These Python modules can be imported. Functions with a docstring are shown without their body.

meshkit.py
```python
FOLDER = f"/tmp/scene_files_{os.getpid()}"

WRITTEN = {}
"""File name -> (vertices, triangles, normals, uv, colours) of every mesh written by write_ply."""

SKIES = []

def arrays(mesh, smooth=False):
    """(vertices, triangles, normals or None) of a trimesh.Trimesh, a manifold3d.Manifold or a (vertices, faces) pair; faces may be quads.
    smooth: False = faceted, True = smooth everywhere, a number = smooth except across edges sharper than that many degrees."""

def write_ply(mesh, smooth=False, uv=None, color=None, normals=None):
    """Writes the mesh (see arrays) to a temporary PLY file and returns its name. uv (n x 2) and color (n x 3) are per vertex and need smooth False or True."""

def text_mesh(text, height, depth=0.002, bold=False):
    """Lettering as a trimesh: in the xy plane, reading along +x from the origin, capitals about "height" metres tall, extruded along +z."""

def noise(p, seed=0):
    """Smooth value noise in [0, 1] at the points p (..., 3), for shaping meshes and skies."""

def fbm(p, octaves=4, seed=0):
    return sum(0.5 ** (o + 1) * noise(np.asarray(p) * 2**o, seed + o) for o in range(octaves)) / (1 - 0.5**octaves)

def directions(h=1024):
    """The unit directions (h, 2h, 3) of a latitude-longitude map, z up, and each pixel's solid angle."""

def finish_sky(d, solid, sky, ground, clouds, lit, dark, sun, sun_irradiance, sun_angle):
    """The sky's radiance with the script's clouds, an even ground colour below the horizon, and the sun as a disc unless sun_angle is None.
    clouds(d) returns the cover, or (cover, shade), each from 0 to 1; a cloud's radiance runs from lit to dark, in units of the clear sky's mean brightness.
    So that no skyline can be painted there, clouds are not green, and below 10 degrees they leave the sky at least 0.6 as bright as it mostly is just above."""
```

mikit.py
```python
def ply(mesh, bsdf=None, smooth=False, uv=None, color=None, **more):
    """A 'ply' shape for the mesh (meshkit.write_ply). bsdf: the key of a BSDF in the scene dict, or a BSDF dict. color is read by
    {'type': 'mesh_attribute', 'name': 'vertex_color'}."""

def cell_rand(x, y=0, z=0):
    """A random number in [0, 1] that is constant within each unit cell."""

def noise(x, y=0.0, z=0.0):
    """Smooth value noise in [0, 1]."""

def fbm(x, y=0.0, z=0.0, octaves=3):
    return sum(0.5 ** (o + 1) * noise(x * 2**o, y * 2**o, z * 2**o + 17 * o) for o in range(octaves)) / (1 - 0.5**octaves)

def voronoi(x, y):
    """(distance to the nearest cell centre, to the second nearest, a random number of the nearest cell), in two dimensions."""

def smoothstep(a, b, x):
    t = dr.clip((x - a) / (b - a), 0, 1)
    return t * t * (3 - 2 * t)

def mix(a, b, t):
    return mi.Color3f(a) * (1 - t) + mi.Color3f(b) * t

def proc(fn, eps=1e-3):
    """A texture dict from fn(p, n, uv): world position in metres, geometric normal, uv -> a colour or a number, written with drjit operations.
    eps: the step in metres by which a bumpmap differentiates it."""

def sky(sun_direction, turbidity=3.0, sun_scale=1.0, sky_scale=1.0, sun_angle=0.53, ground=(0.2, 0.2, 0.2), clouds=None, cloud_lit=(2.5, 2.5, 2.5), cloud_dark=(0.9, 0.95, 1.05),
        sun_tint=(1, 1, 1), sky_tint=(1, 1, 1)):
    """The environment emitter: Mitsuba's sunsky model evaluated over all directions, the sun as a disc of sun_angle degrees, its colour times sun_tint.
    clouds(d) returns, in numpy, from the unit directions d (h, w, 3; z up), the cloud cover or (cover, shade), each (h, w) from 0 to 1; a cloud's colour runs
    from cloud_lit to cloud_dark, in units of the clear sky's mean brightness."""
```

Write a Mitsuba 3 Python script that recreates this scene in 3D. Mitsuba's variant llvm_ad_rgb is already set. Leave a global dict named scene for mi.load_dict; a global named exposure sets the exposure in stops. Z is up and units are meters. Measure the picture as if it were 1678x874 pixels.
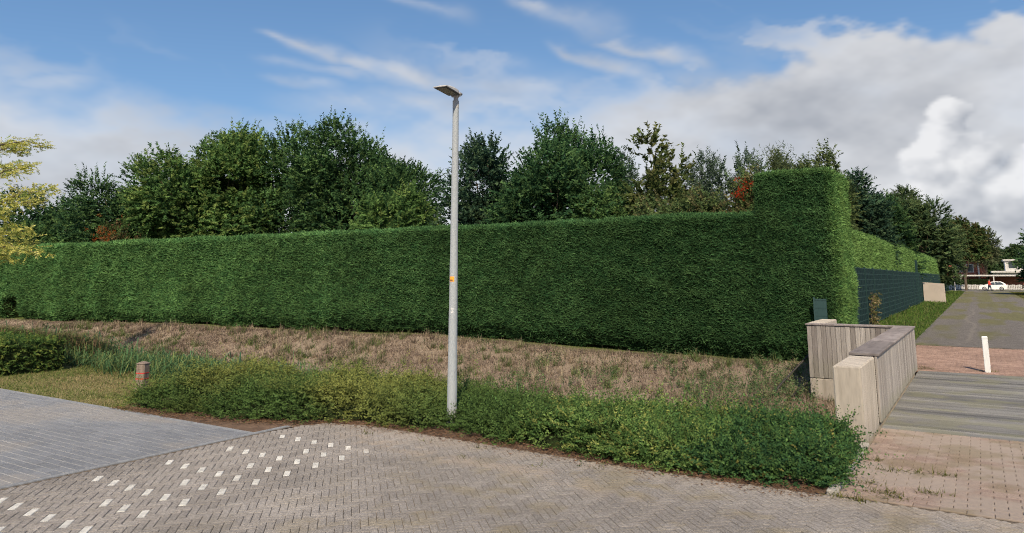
import math, numpy as np, trimesh, mitsuba as mi, mikit, meshkit
from mikit import proc, noise, fbm, voronoi, smoothstep, mix
import drjit as dr
from shapely.geometry import Polygon, box as sbox

# ------------------------------------------------------------------ camera, sky, exposure
T = mi.ScalarTransform4f
FX, FY = -0.5373, 0.8434            # the view's horizontal direction; x runs along the hedge, y along the street
RX, RY = 0.8434, 0.5373
PITCH = math.radians(9.2)
exposure = 1.9
scene, labels = {'type': 'scene'}, {}
scene['camera'] = {'type': 'perspective', 'fov': 70.63, 'fov_axis': 'x', 'near_clip': 0.05, 'far_clip': 3000.0,
                   'principal_point_offset_x': 0.0, 'principal_point_offset_y': 0.198,
                   'to_world': T().look_at(origin=[0, 0, 2.0], target=[FX * math.cos(PITCH), FY * math.cos(PITCH), 2.0 + math.sin(PITCH)], up=[0, 0, 1])}


def sst(a, b, x):
    t = np.clip((x - a) / (b - a), 0, 1)
    return t * t * (3 - 2 * t)


def clouds(d):
    a = np.degrees(np.arctan2(d[..., 0] * RX + d[..., 1] * RY, d[..., 0] * FX + d[..., 1] * FY))
    e = np.degrees(np.arcsin(np.clip(d[..., 2], -1, 1)))
    Z = np.zeros_like(a)
    ca = np.cos(np.radians(a)) * 60
    sa = np.sin(np.radians(a)) * 60                # seamless round the horizon, about degrees near the view
    P = lambda k, ke, off=0: np.stack([sa * k, ca * k + off, e * ke + off], -1)
    big = meshkit.fbm(P(.055, .10), 4, 3)
    med = meshkit.fbm(P(.20, .34, 7), 5, 9)
    fine = meshkit.fbm(P(.55, .8, 3), 4, 21)
    along = sa * .955 - e * .30
    across = sa * .30 + e * .955
    streak = meshkit.fbm(np.stack([along * .075, across * .42 + (med - .5) * 2.2, ca * .02], -1), 5, 31)
    lim = np.interp(a, [-180, -60, -38, -30, -25.5, -22, -17, -11, -6, 0, 6, 12, 20, 27, 38, 60, 180],
                    [16, 15.5, 14.0, 12.8, 10.6, 9.2, 10.4, 12.4, 13.6, 14.2, 14.6, 15.8, 17.8, 20.5, 21.5, 21, 16])
    low = (lim - e) / 3.4 + .25 + (big - .5) * 1.5 + (med - .5) * 2.3 + (fine - .5) * .5
    low = low - 3.4 * sst(.46, .62, .6 * med + .4 * big) * sst(12, 18.5, e)
    sheet = sst(-.80, 1.25, low) * (.74 + .24 * sst(.2, .6, big + .5 * (med - .5)))
    wisp = sst(.50, .74, streak) * sst(-2.6, -.3, (lim + 1.0 - e) / 3.0) * (.35 + .65 * sst(-12, -3, -np.abs(a + 2))) * .62
    wisp = wisp * .8
    tuft = Z.copy()
    for (a0, e0, a1, e1, w_, k_) in [(-19.4, 18.3, -13.7, 16.9, .55, .8), (-13.7, 16.9, -6.0, 15.3, .9, .85), (-19.3, 16.3, -11.8, 15.6, .45, .6), (-19.1, 15.2, -13.8, 14.4, .5, .7), (0.3, 21.8, 7.9, 19.5, .75, .75),
                                    (4.0, 18.2, 11.4, 15.4, .8, .95), (7.5, 18.6, 15.2, 16.3, .65, .9), (-36.1, 11.9, -31.0, 13.0, .8, .5), (-29.5, 7.0, -24.2, 10.3, .7, .7), (-10.1, 21.5, -4.0, 20.8, .5, .4), (12.4, 15.7, 21.0, 13.8, 1.2, .8), (-16, 13.2, 3, 13.4, 1.7, .75), (-8, 15.6, 6, 14.6, 1.3, .6), (-36, 9.5, -26, 8.6, 1.8, .7)]:
        ux, uy = a1 - a0, e1 - e0
        L_ = math.hypot(ux, uy)
        ux, uy = ux / L_, uy / L_
        al = ((a - a0) * ux + (e - e0) * uy) / L_
        pe_ = (e - e0) * ux - (a - a0) * uy + (med - .5) * 2.4 + (big - .5) * 1.2
        tuft = np.maximum(tuft, k_ * np.exp(-(pe_ / (w_ * (.6 + .7 * al))) ** 2) * sst(-.25, .15, al) * sst(1.35, .75, al))
    tuft *= .45 + .7 * sst(.30, .66, .4 * fine + .6 * streak)
    cover = np.maximum(np.maximum(sheet, wisp), tuft * .8)
    # shade: the middle of the thick sheet is grey, its low part paler
    grey = np.exp(-((a - 22) / 11) ** 2 - ((e - 11.5) / 6) ** 2) * .55 + np.exp(-((a + 29) / 8) ** 2 - ((e - 7.5) / 2.6) ** 2) * .35
    shade = np.clip(.16 + grey * .70 + (big - .5) * .9 + (med - .5) * 1.5 + (fine - .5) * .5, 0.02, .95)
    # cumulus towers low on the right
    puffs = [(31.6, 11.0, 1.3), (31.2, 9.4, 1.7), (30.2, 7.8, 1.9), (32.6, 8.0, 2.2), (29.0, 5.9, 1.6), (31.6, 5.4, 2.6), (34.6, 5.2, 2.6), (36.5, 6.8, 2.4), (34.6, 3.6, 2.2), (38.5, 5, 3.0), (28.2, 4.4, 1.1),
             (-41, 5.5, 3.2), (-46, 6.5, 4.0), (62, 5, 5), (75, 6, 4), (110, 6, 6), (150, 5, 5), (-80, 5, 5), (-120, 6, 6), (-160, 5, 5), (95, 4, 5), (-100, 4, 5)]

    def field(da, de):
        A_, E_ = a + da, e + de
        ar = np.radians(A_)
        q_ = lambda k, ke, off: np.stack([np.sin(ar) * 60 * k, np.cos(ar) * 60 * k + off, E_ * ke + off], -1)
        f = np.full_like(a, -9.0)
        for (c0, c1, r_) in puffs:
            f = np.maximum(f, 1 - np.sqrt((A_ - c0) ** 2 + ((E_ - c1) * 1.08) ** 2) / r_)
        return np.minimum(f, .55) + (meshkit.fbm(q_(.42, .62, 3), 5, 21) - .5) * 1.5
    s2 = field(0, 0)
    cum = sst(-.10, .20, s2)
    relief = field(-.75, .65) - s2
    soft = meshkit.fbm(P(.16, .26, 5), 3, 61)
    cshade = np.clip(.12 + relief * .85 + sst(.45, .65, soft) * .45 + sst(6.5, 2.5, e) * .15, 0, .95)
    shade = shade * (1 - cum) + cshade * cum - .42 * cum * (1 - cshade)
    cover = np.maximum(cover, cum * .97)
    cover = cover * (1 - .55 * sst(3.8, 1.0, e) * sst(.2, 0, cum))
    return cover, np.clip((shade + .42) / 1.42, 0, 1)


SUN = np.array([0.45, -0.89, 0.80])
scene['sky'] = mikit.sky(SUN.tolist(), turbidity=3, clouds=clouds, cloud_lit=(2.75, 2.75, 2.78), cloud_dark=(1.30, 1.38, 1.54), sky_tint=(.84, .95, 1.04), sun_tint=(.97, 1.0, 1.04))

# ------------------------------------------------------------------ helpers
PI = math.pi
CAM = np.array([0, 0, 2.0])


def unique(name):
    key, k = name, 0
    while key in labels or key in scene or any(s.startswith(key + '__') for s in scene):
        k += 1
        key = f'{name}_{k:03d}'
    return key


COUNT = {}


def numbered(name):
    k = COUNT.get(name, -1) + 1
    COUNT[name] = k
    return name if k == 0 else f'{name}_{k:03d}'


def thing(name, label, cat, group=None):
    key = numbered(name)
    labels[key] = {'label': label, 'category': cat}
    if group:
        labels[key]['group'] = group
    return key


def put(name, mesh, mat, parent=None, label=None, kind=None, smooth=False, uv=None, color=None):
    key = numbered(parent + '__' + name if parent else name)
    scene[key] = mikit.ply(mesh, mat, smooth=smooth, uv=uv, color=color)
    if label or kind:
        labels[key] = {k: v for k, v in (('label', label), ('kind', kind)) if v}
    return key


def own(name, mesh, mat, label, cat, group=None, **kw):
    """a thing that is one mesh"""
    key = put(name, mesh, mat, **kw)
    labels[key] = {'label': label, 'category': cat, **({'group': group} if group else {})}
    return key


def struct(name, mesh, mat, label, **kw):
    key = put(name, mesh, mat, **kw)
    labels[key] = {'label': label, 'category': name.replace('_', ' '), 'kind': 'structure'}
    return key


def stuff(name, mesh, mat, label, cat, **kw):
    key = put(name, mesh, mat, **kw)
    labels[key] = {'label': label, 'category': cat, 'kind': 'stuff'}
    return key


def bx(x0, x1, y0, y1, z0, z1, ch=0.0):
    """box, with its edges chamfered when ch > 0"""
    if ch <= 0:
        m = trimesh.creation.box(bounds=[[x0, y0, z0], [x1, y1, z1]])
        return np.array(m.vertices), np.array(m.faces)
    pts = []
    for i in (0, 1):
        for j in (0, 1):
            for k in (0, 1):
                X, Y, Zz = (x0, x1)[i], (y0, y1)[j], (z0, z1)[k]
                sx, sy, sz = (1, -1)[i] * ch, (1, -1)[j] * ch, (1, -1)[k] * ch
                pts += [(X, Y + sy, Zz + sz), (X + sx, Y, Zz + sz), (X + sx, Y + sy, Zz)]
    h = trimesh.convex.convex_hull(np.array(pts))
    return np.array(h.vertices), np.array(h.faces)


def join(ms):
    vs, fs, o = [], [], 0
    for v, f in ms:
        v, f = np.asarray(v, float), np.asarray(f, int)
        if len(f) and f.shape[1] == 4:
            f = np.vstack([f[:, [0, 1, 2]], f[:, [0, 2, 3]]])
        vs.append(v)
        fs.append(f + o)
        o += len(v)
    return np.vstack(vs), np.vstack(fs)


def rot(mesh, deg, axis=(0, 0, 1), at=(0, 0, 0), move=(0, 0, 0)):
    M = trimesh.transformations.rotation_matrix(math.radians(deg), axis, at)
    v = np.asarray(mesh[0]) @ M[:3, :3].T + M[:3, 3] + np.asarray(move)
    return v, mesh[1]


def tube(pts, rad, n=8, caps=True):
    pts = np.asarray(pts, float)
    rad = np.broadcast_to(np.asarray(rad, float), len(pts))
    tan = np.gradient(pts, axis=0)
    tan /= np.linalg.norm(tan, axis=1, keepdims=True) + 1e-12
    ref = np.array([0, 0, 1.0]) if abs(tan[0, 2]) < .9 else np.array([1.0, 0, 0])
    vs = []
    for p, t, r in zip(pts, tan, rad):
        a = np.cross(t, ref)
        a /= np.linalg.norm(a) + 1e-12
        b = np.cross(t, a)
        w = np.linspace(0, 2 * PI, n, endpoint=False)
        vs.append(p + r * (np.cos(w)[:, None] * a + np.sin(w)[:, None] * b))
    V = np.vstack(vs)
    F = []
    for i in range(len(pts) - 1):
        for k in range(n):
            F.append([i * n + k, (i + 1) * n + k, (i + 1) * n + (k + 1) % n])
            F.append([i * n + k, (i + 1) * n + (k + 1) % n, i * n + (k + 1) % n])
    if caps:
        V = np.vstack([V, pts[0], pts[-1]])
        c0, c1 = len(V) - 2, len(V) - 1
        for k in range(n):
            F.append([c0, k, (k + 1) % n])
            F.append([c1, (len(pts) - 1) * n + (k + 1) % n, (len(pts) - 1) * n + k])
    return V, np.array(F)


def prism(poly, z0, z1):
    """extruded polygon (list of xy or shapely)"""
    m = trimesh.creation.extrude_polygon(poly if hasattr(poly, 'exterior') else Polygon(poly), z1 - z0, engine='earcut')
    return np.array(m.vertices) + [0, 0, z0], np.array(m.faces)


def sheet(poly, z):
    v, f = trimesh.creation.triangulate_polygon(poly if hasattr(poly, 'exterior') else Polygon(poly), engine='earcut')
    f = np.array(f)
    v = np.array(v)
    e1, e2 = v[f[:, 1]] - v[f[:, 0]], v[f[:, 2]] - v[f[:, 0]]
    f[(e1[:, 0] * e2[:, 1] - e1[:, 1] * e2[:, 0]) < 0] = f[(e1[:, 0] * e2[:, 1] - e1[:, 1] * e2[:, 0]) < 0][:, ::-1]
    return np.c_[v, np.full(len(v), z)], f


def unit(v):
    return v / (np.linalg.norm(v, axis=-1, keepdims=True) + 1e-12)


def leaf_mesh(c, d, n, L, W, col, fold=0.12, tri=False):
    """diamond leaves: base point c, axis d, face normal n"""
    d = unit(d)
    s = unit(np.cross(d, n))
    nn = np.cross(s, d)
    L, W = np.asarray(L)[:, None], np.asarray(W)[:, None]
    if tri:
        V = np.stack([c - s * W * .5, c + s * W * .5, c + d * L], 1).reshape(-1, 3)
        return V, np.arange(len(c) * 3).reshape(-1, 3), np.repeat(np.clip(col, .002, 1), 3, axis=0)
    m = c + d * L * .48
    V = np.stack([c, m + s * W * .5 + nn * W * fold, c + d * L, m - s * W * .5 + nn * W * fold], 1).reshape(-1, 3)
    k = np.arange(len(c))[:, None] * 4
    F = np.vstack([k + [0, 1, 2], k + [0, 2, 3]])
    return V, F, np.repeat(np.clip(col, .002, 1), 4, axis=0)


def blade_mesh(c, d, W, L, col, bend=.35, tipcol=None):
    """grass blades of two pieces: c base, d direction"""
    d = unit(d)
    s = unit(np.cross(d, [0, 0, 1.0]) + 1e-6)
    L, W = np.asarray(L)[:, None], np.asarray(W)[:, None]
    lean = unit(np.stack([d[:, 0], d[:, 1], np.zeros(len(d))], -1) + 1e-6)
    m = c + d * L * .55
    t = m + (d * (1 - bend) + lean * bend - [0, 0, bend * .5]) * L * .45
    V = np.stack([c - s * W * .5, c + s * W * .5, m + s * W * .4, m - s * W * .4, t], 1).reshape(-1, 3)
    k = np.arange(len(c))[:, None] * 5
    F = np.vstack([k + [0, 1, 2], k + [0, 2, 3], k + [3, 2, 4]])
    C = np.repeat(np.clip(col, .002, 1), 5, axis=0)
    return V, F, C


def blade1(c, d, W, L, col):
    d = unit(d)
    s = unit(np.cross(d, [0, 0, 1.0]) + 1e-6)
    L, W = np.asarray(L)[:, None], np.asarray(W)[:, None]
    V = np.stack([c - s * W * .5, c + s * W * .5, c + d * L], 1).reshape(-1, 3)
    F = np.arange(len(c) * 3).reshape(-1, 3)
    return V, F, np.repeat(np.clip(col, .002, 1), 3, axis=0)


def cat(ms):
    vs, fs, cs, o = [], [], [], 0
    for v, f, c in ms:
        vs.append(v); fs.append(f + o); cs.append(c); o += len(v)
    return np.vstack(vs), np.vstack(fs), np.vstack(cs)


def rnd(rng, n):
    return unit(rng.normal(size=(n, 3)))


def nz(p, k, seed=0, o=3):
    return meshkit.fbm(np.asarray(p) * k, o, seed)


# ------------------------------------------------------------------ materials
def rgb(c):
    return {'type': 'rgb', 'value': list(map(float, c))}


VC = {'type': 'mesh_attribute', 'name': 'vertex_color'}


def mat(name, color, rough=.7, spec=.3, metallic=0.0, bump=None, two=True, **kw):
    b = {'type': 'principled', 'base_color': color if isinstance(color, dict) else rgb(color), 'roughness': rough, 'specular': spec, 'metallic': metallic, **kw}
    if bump:
        fn, sc, eps = bump
        b = {'type': 'bumpmap', 'arbitrary': proc(fn, eps), 'scale': sc, 'bsdf': b}
    if two:
        b = {'type': 'twosided', 'bsdf': b}
    scene[name] = b
    return name


def leafmat(name, trans, rough=.55, spec=.25):
    scene[name] = {'type': 'principledthin', 'base_color': VC, 'roughness': rough, 'diff_trans': trans, 'spec_trans': 0.0, 'eta': 1.4, 'flatness': 0.0}
    return name


leafmat('leaf', .75)
leafmat('leaf_yellow', 1.0)
leafmat('hedge_leaf', .5)
leafmat('grass_blade', .7, .6)

mat('bark', proc(lambda p, n, uv: mix((.07, .055, .042), (.16, .13, .10), fbm(p.x * 9, p.y * 9, p.z * 2.5))), .9, .1, two=True)
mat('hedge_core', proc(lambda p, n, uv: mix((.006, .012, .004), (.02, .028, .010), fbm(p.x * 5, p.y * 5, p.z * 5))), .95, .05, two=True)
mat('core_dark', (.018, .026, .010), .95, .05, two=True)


def ground_fn(p, n, uv):
    big = fbm(p.x * .5, p.y * .5, 3.0)
    f = fbm(p.x * 6, p.y * 6, p.z * 6, 4)
    straw = mix((.15, .118, .092), (.29, .235, .18), f)
    soil = mix((.075, .052, .040), (.17, .12, .09), fbm(p.x * 9, p.y * 9, 1.0, 4))
    green = mix((.035, .055, .015), (.09, .11, .035), f)
    t = smoothstep(13.0, 15.5, p.y)
    c = mix(soil, straw, t * smoothstep(.2, .55, big + .25))
    return mix(c, green, smoothstep(20.6, 21.6, p.y))


mat('ground_mat', proc(ground_fn), .95, .1)


def grain(p):
    return fbm(p.x * 90, p.y * 90, p.z * 90, 2)


def paver_fn(p, n, uv):
    # uv.x: the brick's own tone; dust and moss lie over the bricks in large soft patches
    c = mix((.200, .184, .170), (.242, .224, .208), uv.x)
    c = c * (.55 + .90 * grain(p))
    w = fbm(p.x * 1.1 + 4, p.y * 1.1, 2.0, 4)
    c = c * (.74 + .52 * w) * (.90 + .2 * fbm(p.x * .35 + 3, p.y * 1.6, 5.0))
    moss = smoothstep(.50, .72, fbm(p.x * 2.7, p.y * 2.7, 8.0, 4)) * smoothstep(-6.2, -4.0, p.x)
    c = mix(c, mi.Color3f(.20, .165, .09), moss * .40)
    d = dr.abs(p.y - (7.12 - .14 * (p.x + 7.0) + (fbm(p.x * 1.3, 2.0, 5.0) - .5) * .5))
    dust = smoothstep(.34, .02, d) * smoothstep(-7.6, -6.6, p.x) * smoothstep(-2.2, -4.2, p.x)
    edge = smoothstep(7.1, 7.62, p.y + (fbm(p.x * 3, p.y * 3, 4.0) - .5) * .5)
    dust = dr.maximum(dust * smoothstep(.3, .6, fbm(p.x * 5, p.y * 5, 1.0)), edge * .75)
    return mix(c, mi.Color3f(.285, .24, .195) * (.7 + .6 * grain(p)), dust * .62)


def bumpfn(p, n, uv):
    return fbm(p.x * 120, p.y * 120, p.z * 120, 2)


mat('paver', proc(paver_fn), .85, .25, bump=(bumpfn, .0016, 2e-3))
mat('joint_pale', proc(lambda p, n, uv: mix((.26, .26, .26), (.46, .45, .44), fbm(p.x * 2, p.y * 5, 1.0))), .95, .1)
mat('joint', proc(lambda p, n, uv: mix((.105, .088, .072), (.195, .162, .13), fbm(p.x * 7, p.y * 7, 1.0))), .95, .1)


def white_fn(p, n, uv):
    c = mi.Color3f(.58, .57, .53) * (.66 + .58 * fbm(p.x * 28, p.y * 28, 1.0, 4)) * (.86 + .14 * uv.x)
    d = dr.abs(p.y - (7.12 - .14 * (p.x + 7.0) + (fbm(p.x * 1.3, 2.0, 5.0) - .5) * .5))
    dust = smoothstep(.55, .10, d) * smoothstep(-7.7, -6.9, p.x) * smoothstep(.30, .55, fbm(p.x * 9, p.y * 9, 1.0))
    return mix(c, (.31, .24, .18), dust * .85)


mat('paver_white', proc(white_fn), .7, .3, bump=(bumpfn, .0012, 2e-3))


def slab_fn(p, n, uv):
    c = mix((.150, .160, .178), (.212, .222, .240), uv.x) * (.76 + .48 * grain(p))
    w = fbm(p.x * .8, p.y * .8 + 3, 6.0, 4)
    c = c * (.80 + .4 * w)
    warm = smoothstep(.46, .66, fbm(p.x * .6 + 9, p.y * .9, 2.0, 4))
    return mix(c, mi.Color3f(.27, .245, .215), warm * .45)


mat('slab', proc(slab_fn), .75, .3, bump=(bumpfn, .001, 2e-3))


def red_fn(p, n, uv):
    c = mix((.215, .160, .135), (.280, .218, .185), uv.x) * (.74 + .52 * grain(p))
    w = fbm(p.x * 1.4, p.y * 1.4, 9.0, 4)
    c = mix(c, mi.Color3f(.27, .23, .20), smoothstep(.36, .58, w) * .8)
    m = smoothstep(.55, .75, fbm(p.x * 3.1, p.y * 3.1, 5.0, 4))
    return mix(c, mi.Color3f(.15, .125, .07), m * .45)


mat('red_brick_paving', proc(red_fn), .85, .25, bump=(bumpfn, .0016, 2e-3))
mat('red_brick_far', proc(lambda p, n, uv: mix((.18, .122, .100), (.262, .182, .152), uv.x) * (.7 + .6 * fbm(p.x * 20, p.y * 20, 1.0, 2)) * (.8 + .4 * fbm(p.x, p.y, 2.0))), .9, .2)


def path_fn(p, n, uv):
    bx_, by_ = p.x / .21, p.y / .105
    row = dr.floor(by_)
    fx = bx_ + .5 * (row - 2 * dr.floor(row / 2))
    jx, jy = dr.abs(fx - dr.floor(fx) - .5), dr.abs(by_ - row - .5)
    joint = dr.maximum(smoothstep(.46, .49, jx), smoothstep(.42, .48, jy))
    tone = mikit.cell_rand(dr.floor(fx), row, 3)
    far = smoothstep(60, 28, p.y)
    c = mix((.080, .075, .074), (.112, .105, .102), tone)
    c = mix(c, (.10, .09, .075), joint * .6 * far)
    c = c * (.7 + .6 * fbm(p.x * 30, p.y * 30, 1.0, 2))
    m = fbm(p.x * .75, p.y * .22, 2.0, 4)
    track = smoothstep(.25, .75, dr.abs(dr.sin((p.x + .45) * 1.9)))
    moss = smoothstep(.40, .62, m + .18 * (track - .5) + .10 * smoothstep(60, 110, p.y))
    c = mix(c, mi.Color3f(.085, .085, .034) * (.6 + .8 * fbm(p.x * 9, p.y * 6, 1.0, 3)), moss * .75)
    crack = dr.abs(p.x - (-.62 + .05 * (p.y - 30) * .1 + .9 * (fbm(p.y * .16, 3.0, 1.0) - .5)))
    sand = .22 * smoothstep(.12, .02, crack) * smoothstep(26, 29, p.y) * smoothstep(64, 52, p.y)
    return mix(c, (.26, .235, .20), sand * .6)


mat('path_paving', proc(path_fn), .9, .2)
mat('asphalt', proc(lambda p, n, uv: mi.Color3f(.10, .098, .095) * (.8 + .4 * fbm(p.x * 3, p.y * 3, 1.0))), .9, .2)


def concrete_fn(p, n, uv):
    c = mix((.33, .30, .26), (.44, .40, .35), fbm(p.x * 3, p.y * 3, p.z * 1.2, 4))
    board = mikit.cell_rand(dr.floor((p.x + p.y) / .048), 1, 2)
    c = c * (.90 + .13 * board) * (.90 + .2 * fbm(p.x * 60, p.y * 60, p.z * 10, 2))
    run = smoothstep(.52, .72, fbm((p.x + p.y) * 16, 2.0, p.z * .9, 3))
    c = mix(c, (.20, .175, .14), run * .40)
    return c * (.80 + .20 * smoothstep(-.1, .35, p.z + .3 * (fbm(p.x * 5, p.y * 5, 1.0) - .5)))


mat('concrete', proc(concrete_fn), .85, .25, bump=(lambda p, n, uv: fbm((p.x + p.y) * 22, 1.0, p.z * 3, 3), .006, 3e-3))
mat('concrete_plain', proc(lambda p, n, uv: mix((.36, .315, .275), (.45, .40, .355), fbm(p.x * 1.6, p.y, p.z * 1.6, 4))), .9, .2)
mat('kerb_blue', proc(lambda p, n, uv: mi.Color3f(.20, .21, .225) * (.7 + .6 * fbm(p.x * 25, p.y * 25, 1.0))), .85, .25)
mat('kerb_concrete', proc(lambda p, n, uv: mi.Color3f(.30, .285, .26) * (.7 + .6 * fbm(p.x * 25, p.y * 25, 1.0))), .85, .25)


def plank_fn(p, n, uv):
    c = mix((.086, .087, .088), (.195, .194, .190), uv.x)
    g = fbm(p.x * 1.6, p.y * 75 + uv.y * 40, 1.0, 3)
    c = c * (.66 + .68 * g)
    wear = fbm(p.x * 1.1, p.y * 1.6, 4.0, 3)
    c = c * (.80 + .4 * wear)
    return mix(c, mi.Color3f(.17, .17, .10), smoothstep(.5, .7, fbm(p.x * 2 + 5, p.y * 3, 6.0)) * .4)


mat('deck_wood', proc(plank_fn), .8, .25, bump=(lambda p, n, uv: fbm(p.x * 3, p.y * 130, 1.0, 2), .003, 2e-3))


def board_fn(p, n, uv):
    c = mix((.14, .124, .118), (.33, .308, .292), uv.x)
    h = p.x + p.y
    g = fbm(h * 55 + uv.y * 30, 1.0, p.z * 2.0, 3)
    c = c * (.66 + .68 * g)
    low = smoothstep(.28, .0, p.z + .25 * (fbm(h * 4, 2.0, 1.0) - .5))
    return mix(c, mi.Color3f(.165, .17, .115), low * .5 * smoothstep(-6, 0, p.x - p.z))


mat('grey_board', proc(board_fn), .8, .25, bump=(lambda p, n, uv: fbm((p.x + p.y) * 90, 1.0, p.z * 3, 2), .003, 2e-3))
mat('cap_wood', proc(lambda p, n, uv: mix((.115, .100, .098), (.235, .212, .208), fbm(p.x * 14, p.y * 3, 1.0, 4)) * (.75 + .5 * uv.x)), .75, .3)
mat('dark_timber', (.03, .026, .022), .9, .1)
mat('pole_paint', proc(lambda p, n, uv: mix(mi.Color3f(.335, .368, .40) * (.975 + .05 * fbm(p.x * 6, p.y * 6, p.z * 1.2, 3)), (.20, .19, .165), .55 * smoothstep(.45, .05, p.z + .5 * (fbm(p.x * 22, p.y * 22, p.z * 5, 3) - .5)))), .65, .15)
mat('lamp_grey', (.42, .42, .42), .65, .15)
mat('lamp_dark', (.10, .10, .105), .5, .4)
mat('lens', (.10, .12, .115), .15, .6, clearcoat=.6)
mat('led', (.30, .32, .28), .4, .3)
mat('orange_sticker', (.85, .36, .05), .5, .3)
mat('white_paint', proc(lambda p, n, uv: mi.Color3f(.70, .72, .73) * (.85 + .2 * fbm(p.x * 30, p.y * 30, p.z * 6, 3))), .5, .4)
mat('ink', (.05, .04, .035), .6, .3)
mat('red_band', (.52, .035, .025), .45, .4)
mat('post_wood', proc(lambda p, n, uv: mix((.12, .088, .07), (.30, .245, .21), fbm(p.x * 40, p.y * 40, p.z * 4, 3))), .85, .2)
mat('fence_green', proc(lambda p, n, uv: mi.Color3f(.008, .021, .023) * (.75 + .5 * fbm(p.x * 6, p.y * 6, p.z * 6, 3))), .85, .12)
mat('fence_wire', (.030, .062, .064), .8, .15)
mat('fence_post', (.016, .040, .040), .8, .15)
mat('steel_dark', (.045, .042, .04), .5, .4, metallic=.3)


def brickwall_fn(p, n, uv):
    h = p.x + p.y
    row = dr.floor(p.z / .065)
    f = h / .22 + .5 * (row - 2 * dr.floor(row / 2))
    j = dr.maximum(smoothstep(.45, .49, dr.abs(f - dr.floor(f) - .5)), smoothstep(.40, .47, dr.abs(p.z / .065 - row - .5)))
    c = mix((.26, .085, .06), (.40, .14, .095), mikit.cell_rand(dr.floor(f), row, 1))
    return mix(c, (.25, .2, .17), j * .6)


mat('brick_wall', proc(brickwall_fn), .9, .2)
mat('white_trim', (.55, .545, .53), .6, .3)
mat('window_glass', (.05, .065, .075), .08, .7)
mat('roof_tile', (.12, .05, .04), .85, .2)
mat('tyre', (.02, .02, .02), .8, .2)
mat('rim', (.45, .45, .46), .35, .5, metallic=.6)
mat('car_white', (.78, .78, .77), .25, .5, clearcoat=.8)
mat('car_dark', (.025, .012, .02), .25, .5, clearcoat=.8)
mat('lamp_red', (.4, .02, .02), .3, .5)
mat('red_shirt', (.62, .075, .045), .85, .2)
mat('trousers', (.035, .05, .085), .9, .2)
mat('skin', (.48, .29, .21), .6, .3)
mat('hair', (.05, .035, .025), .8, .2)
mat('shoe', (.04, .04, .04), .7, .2)

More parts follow.
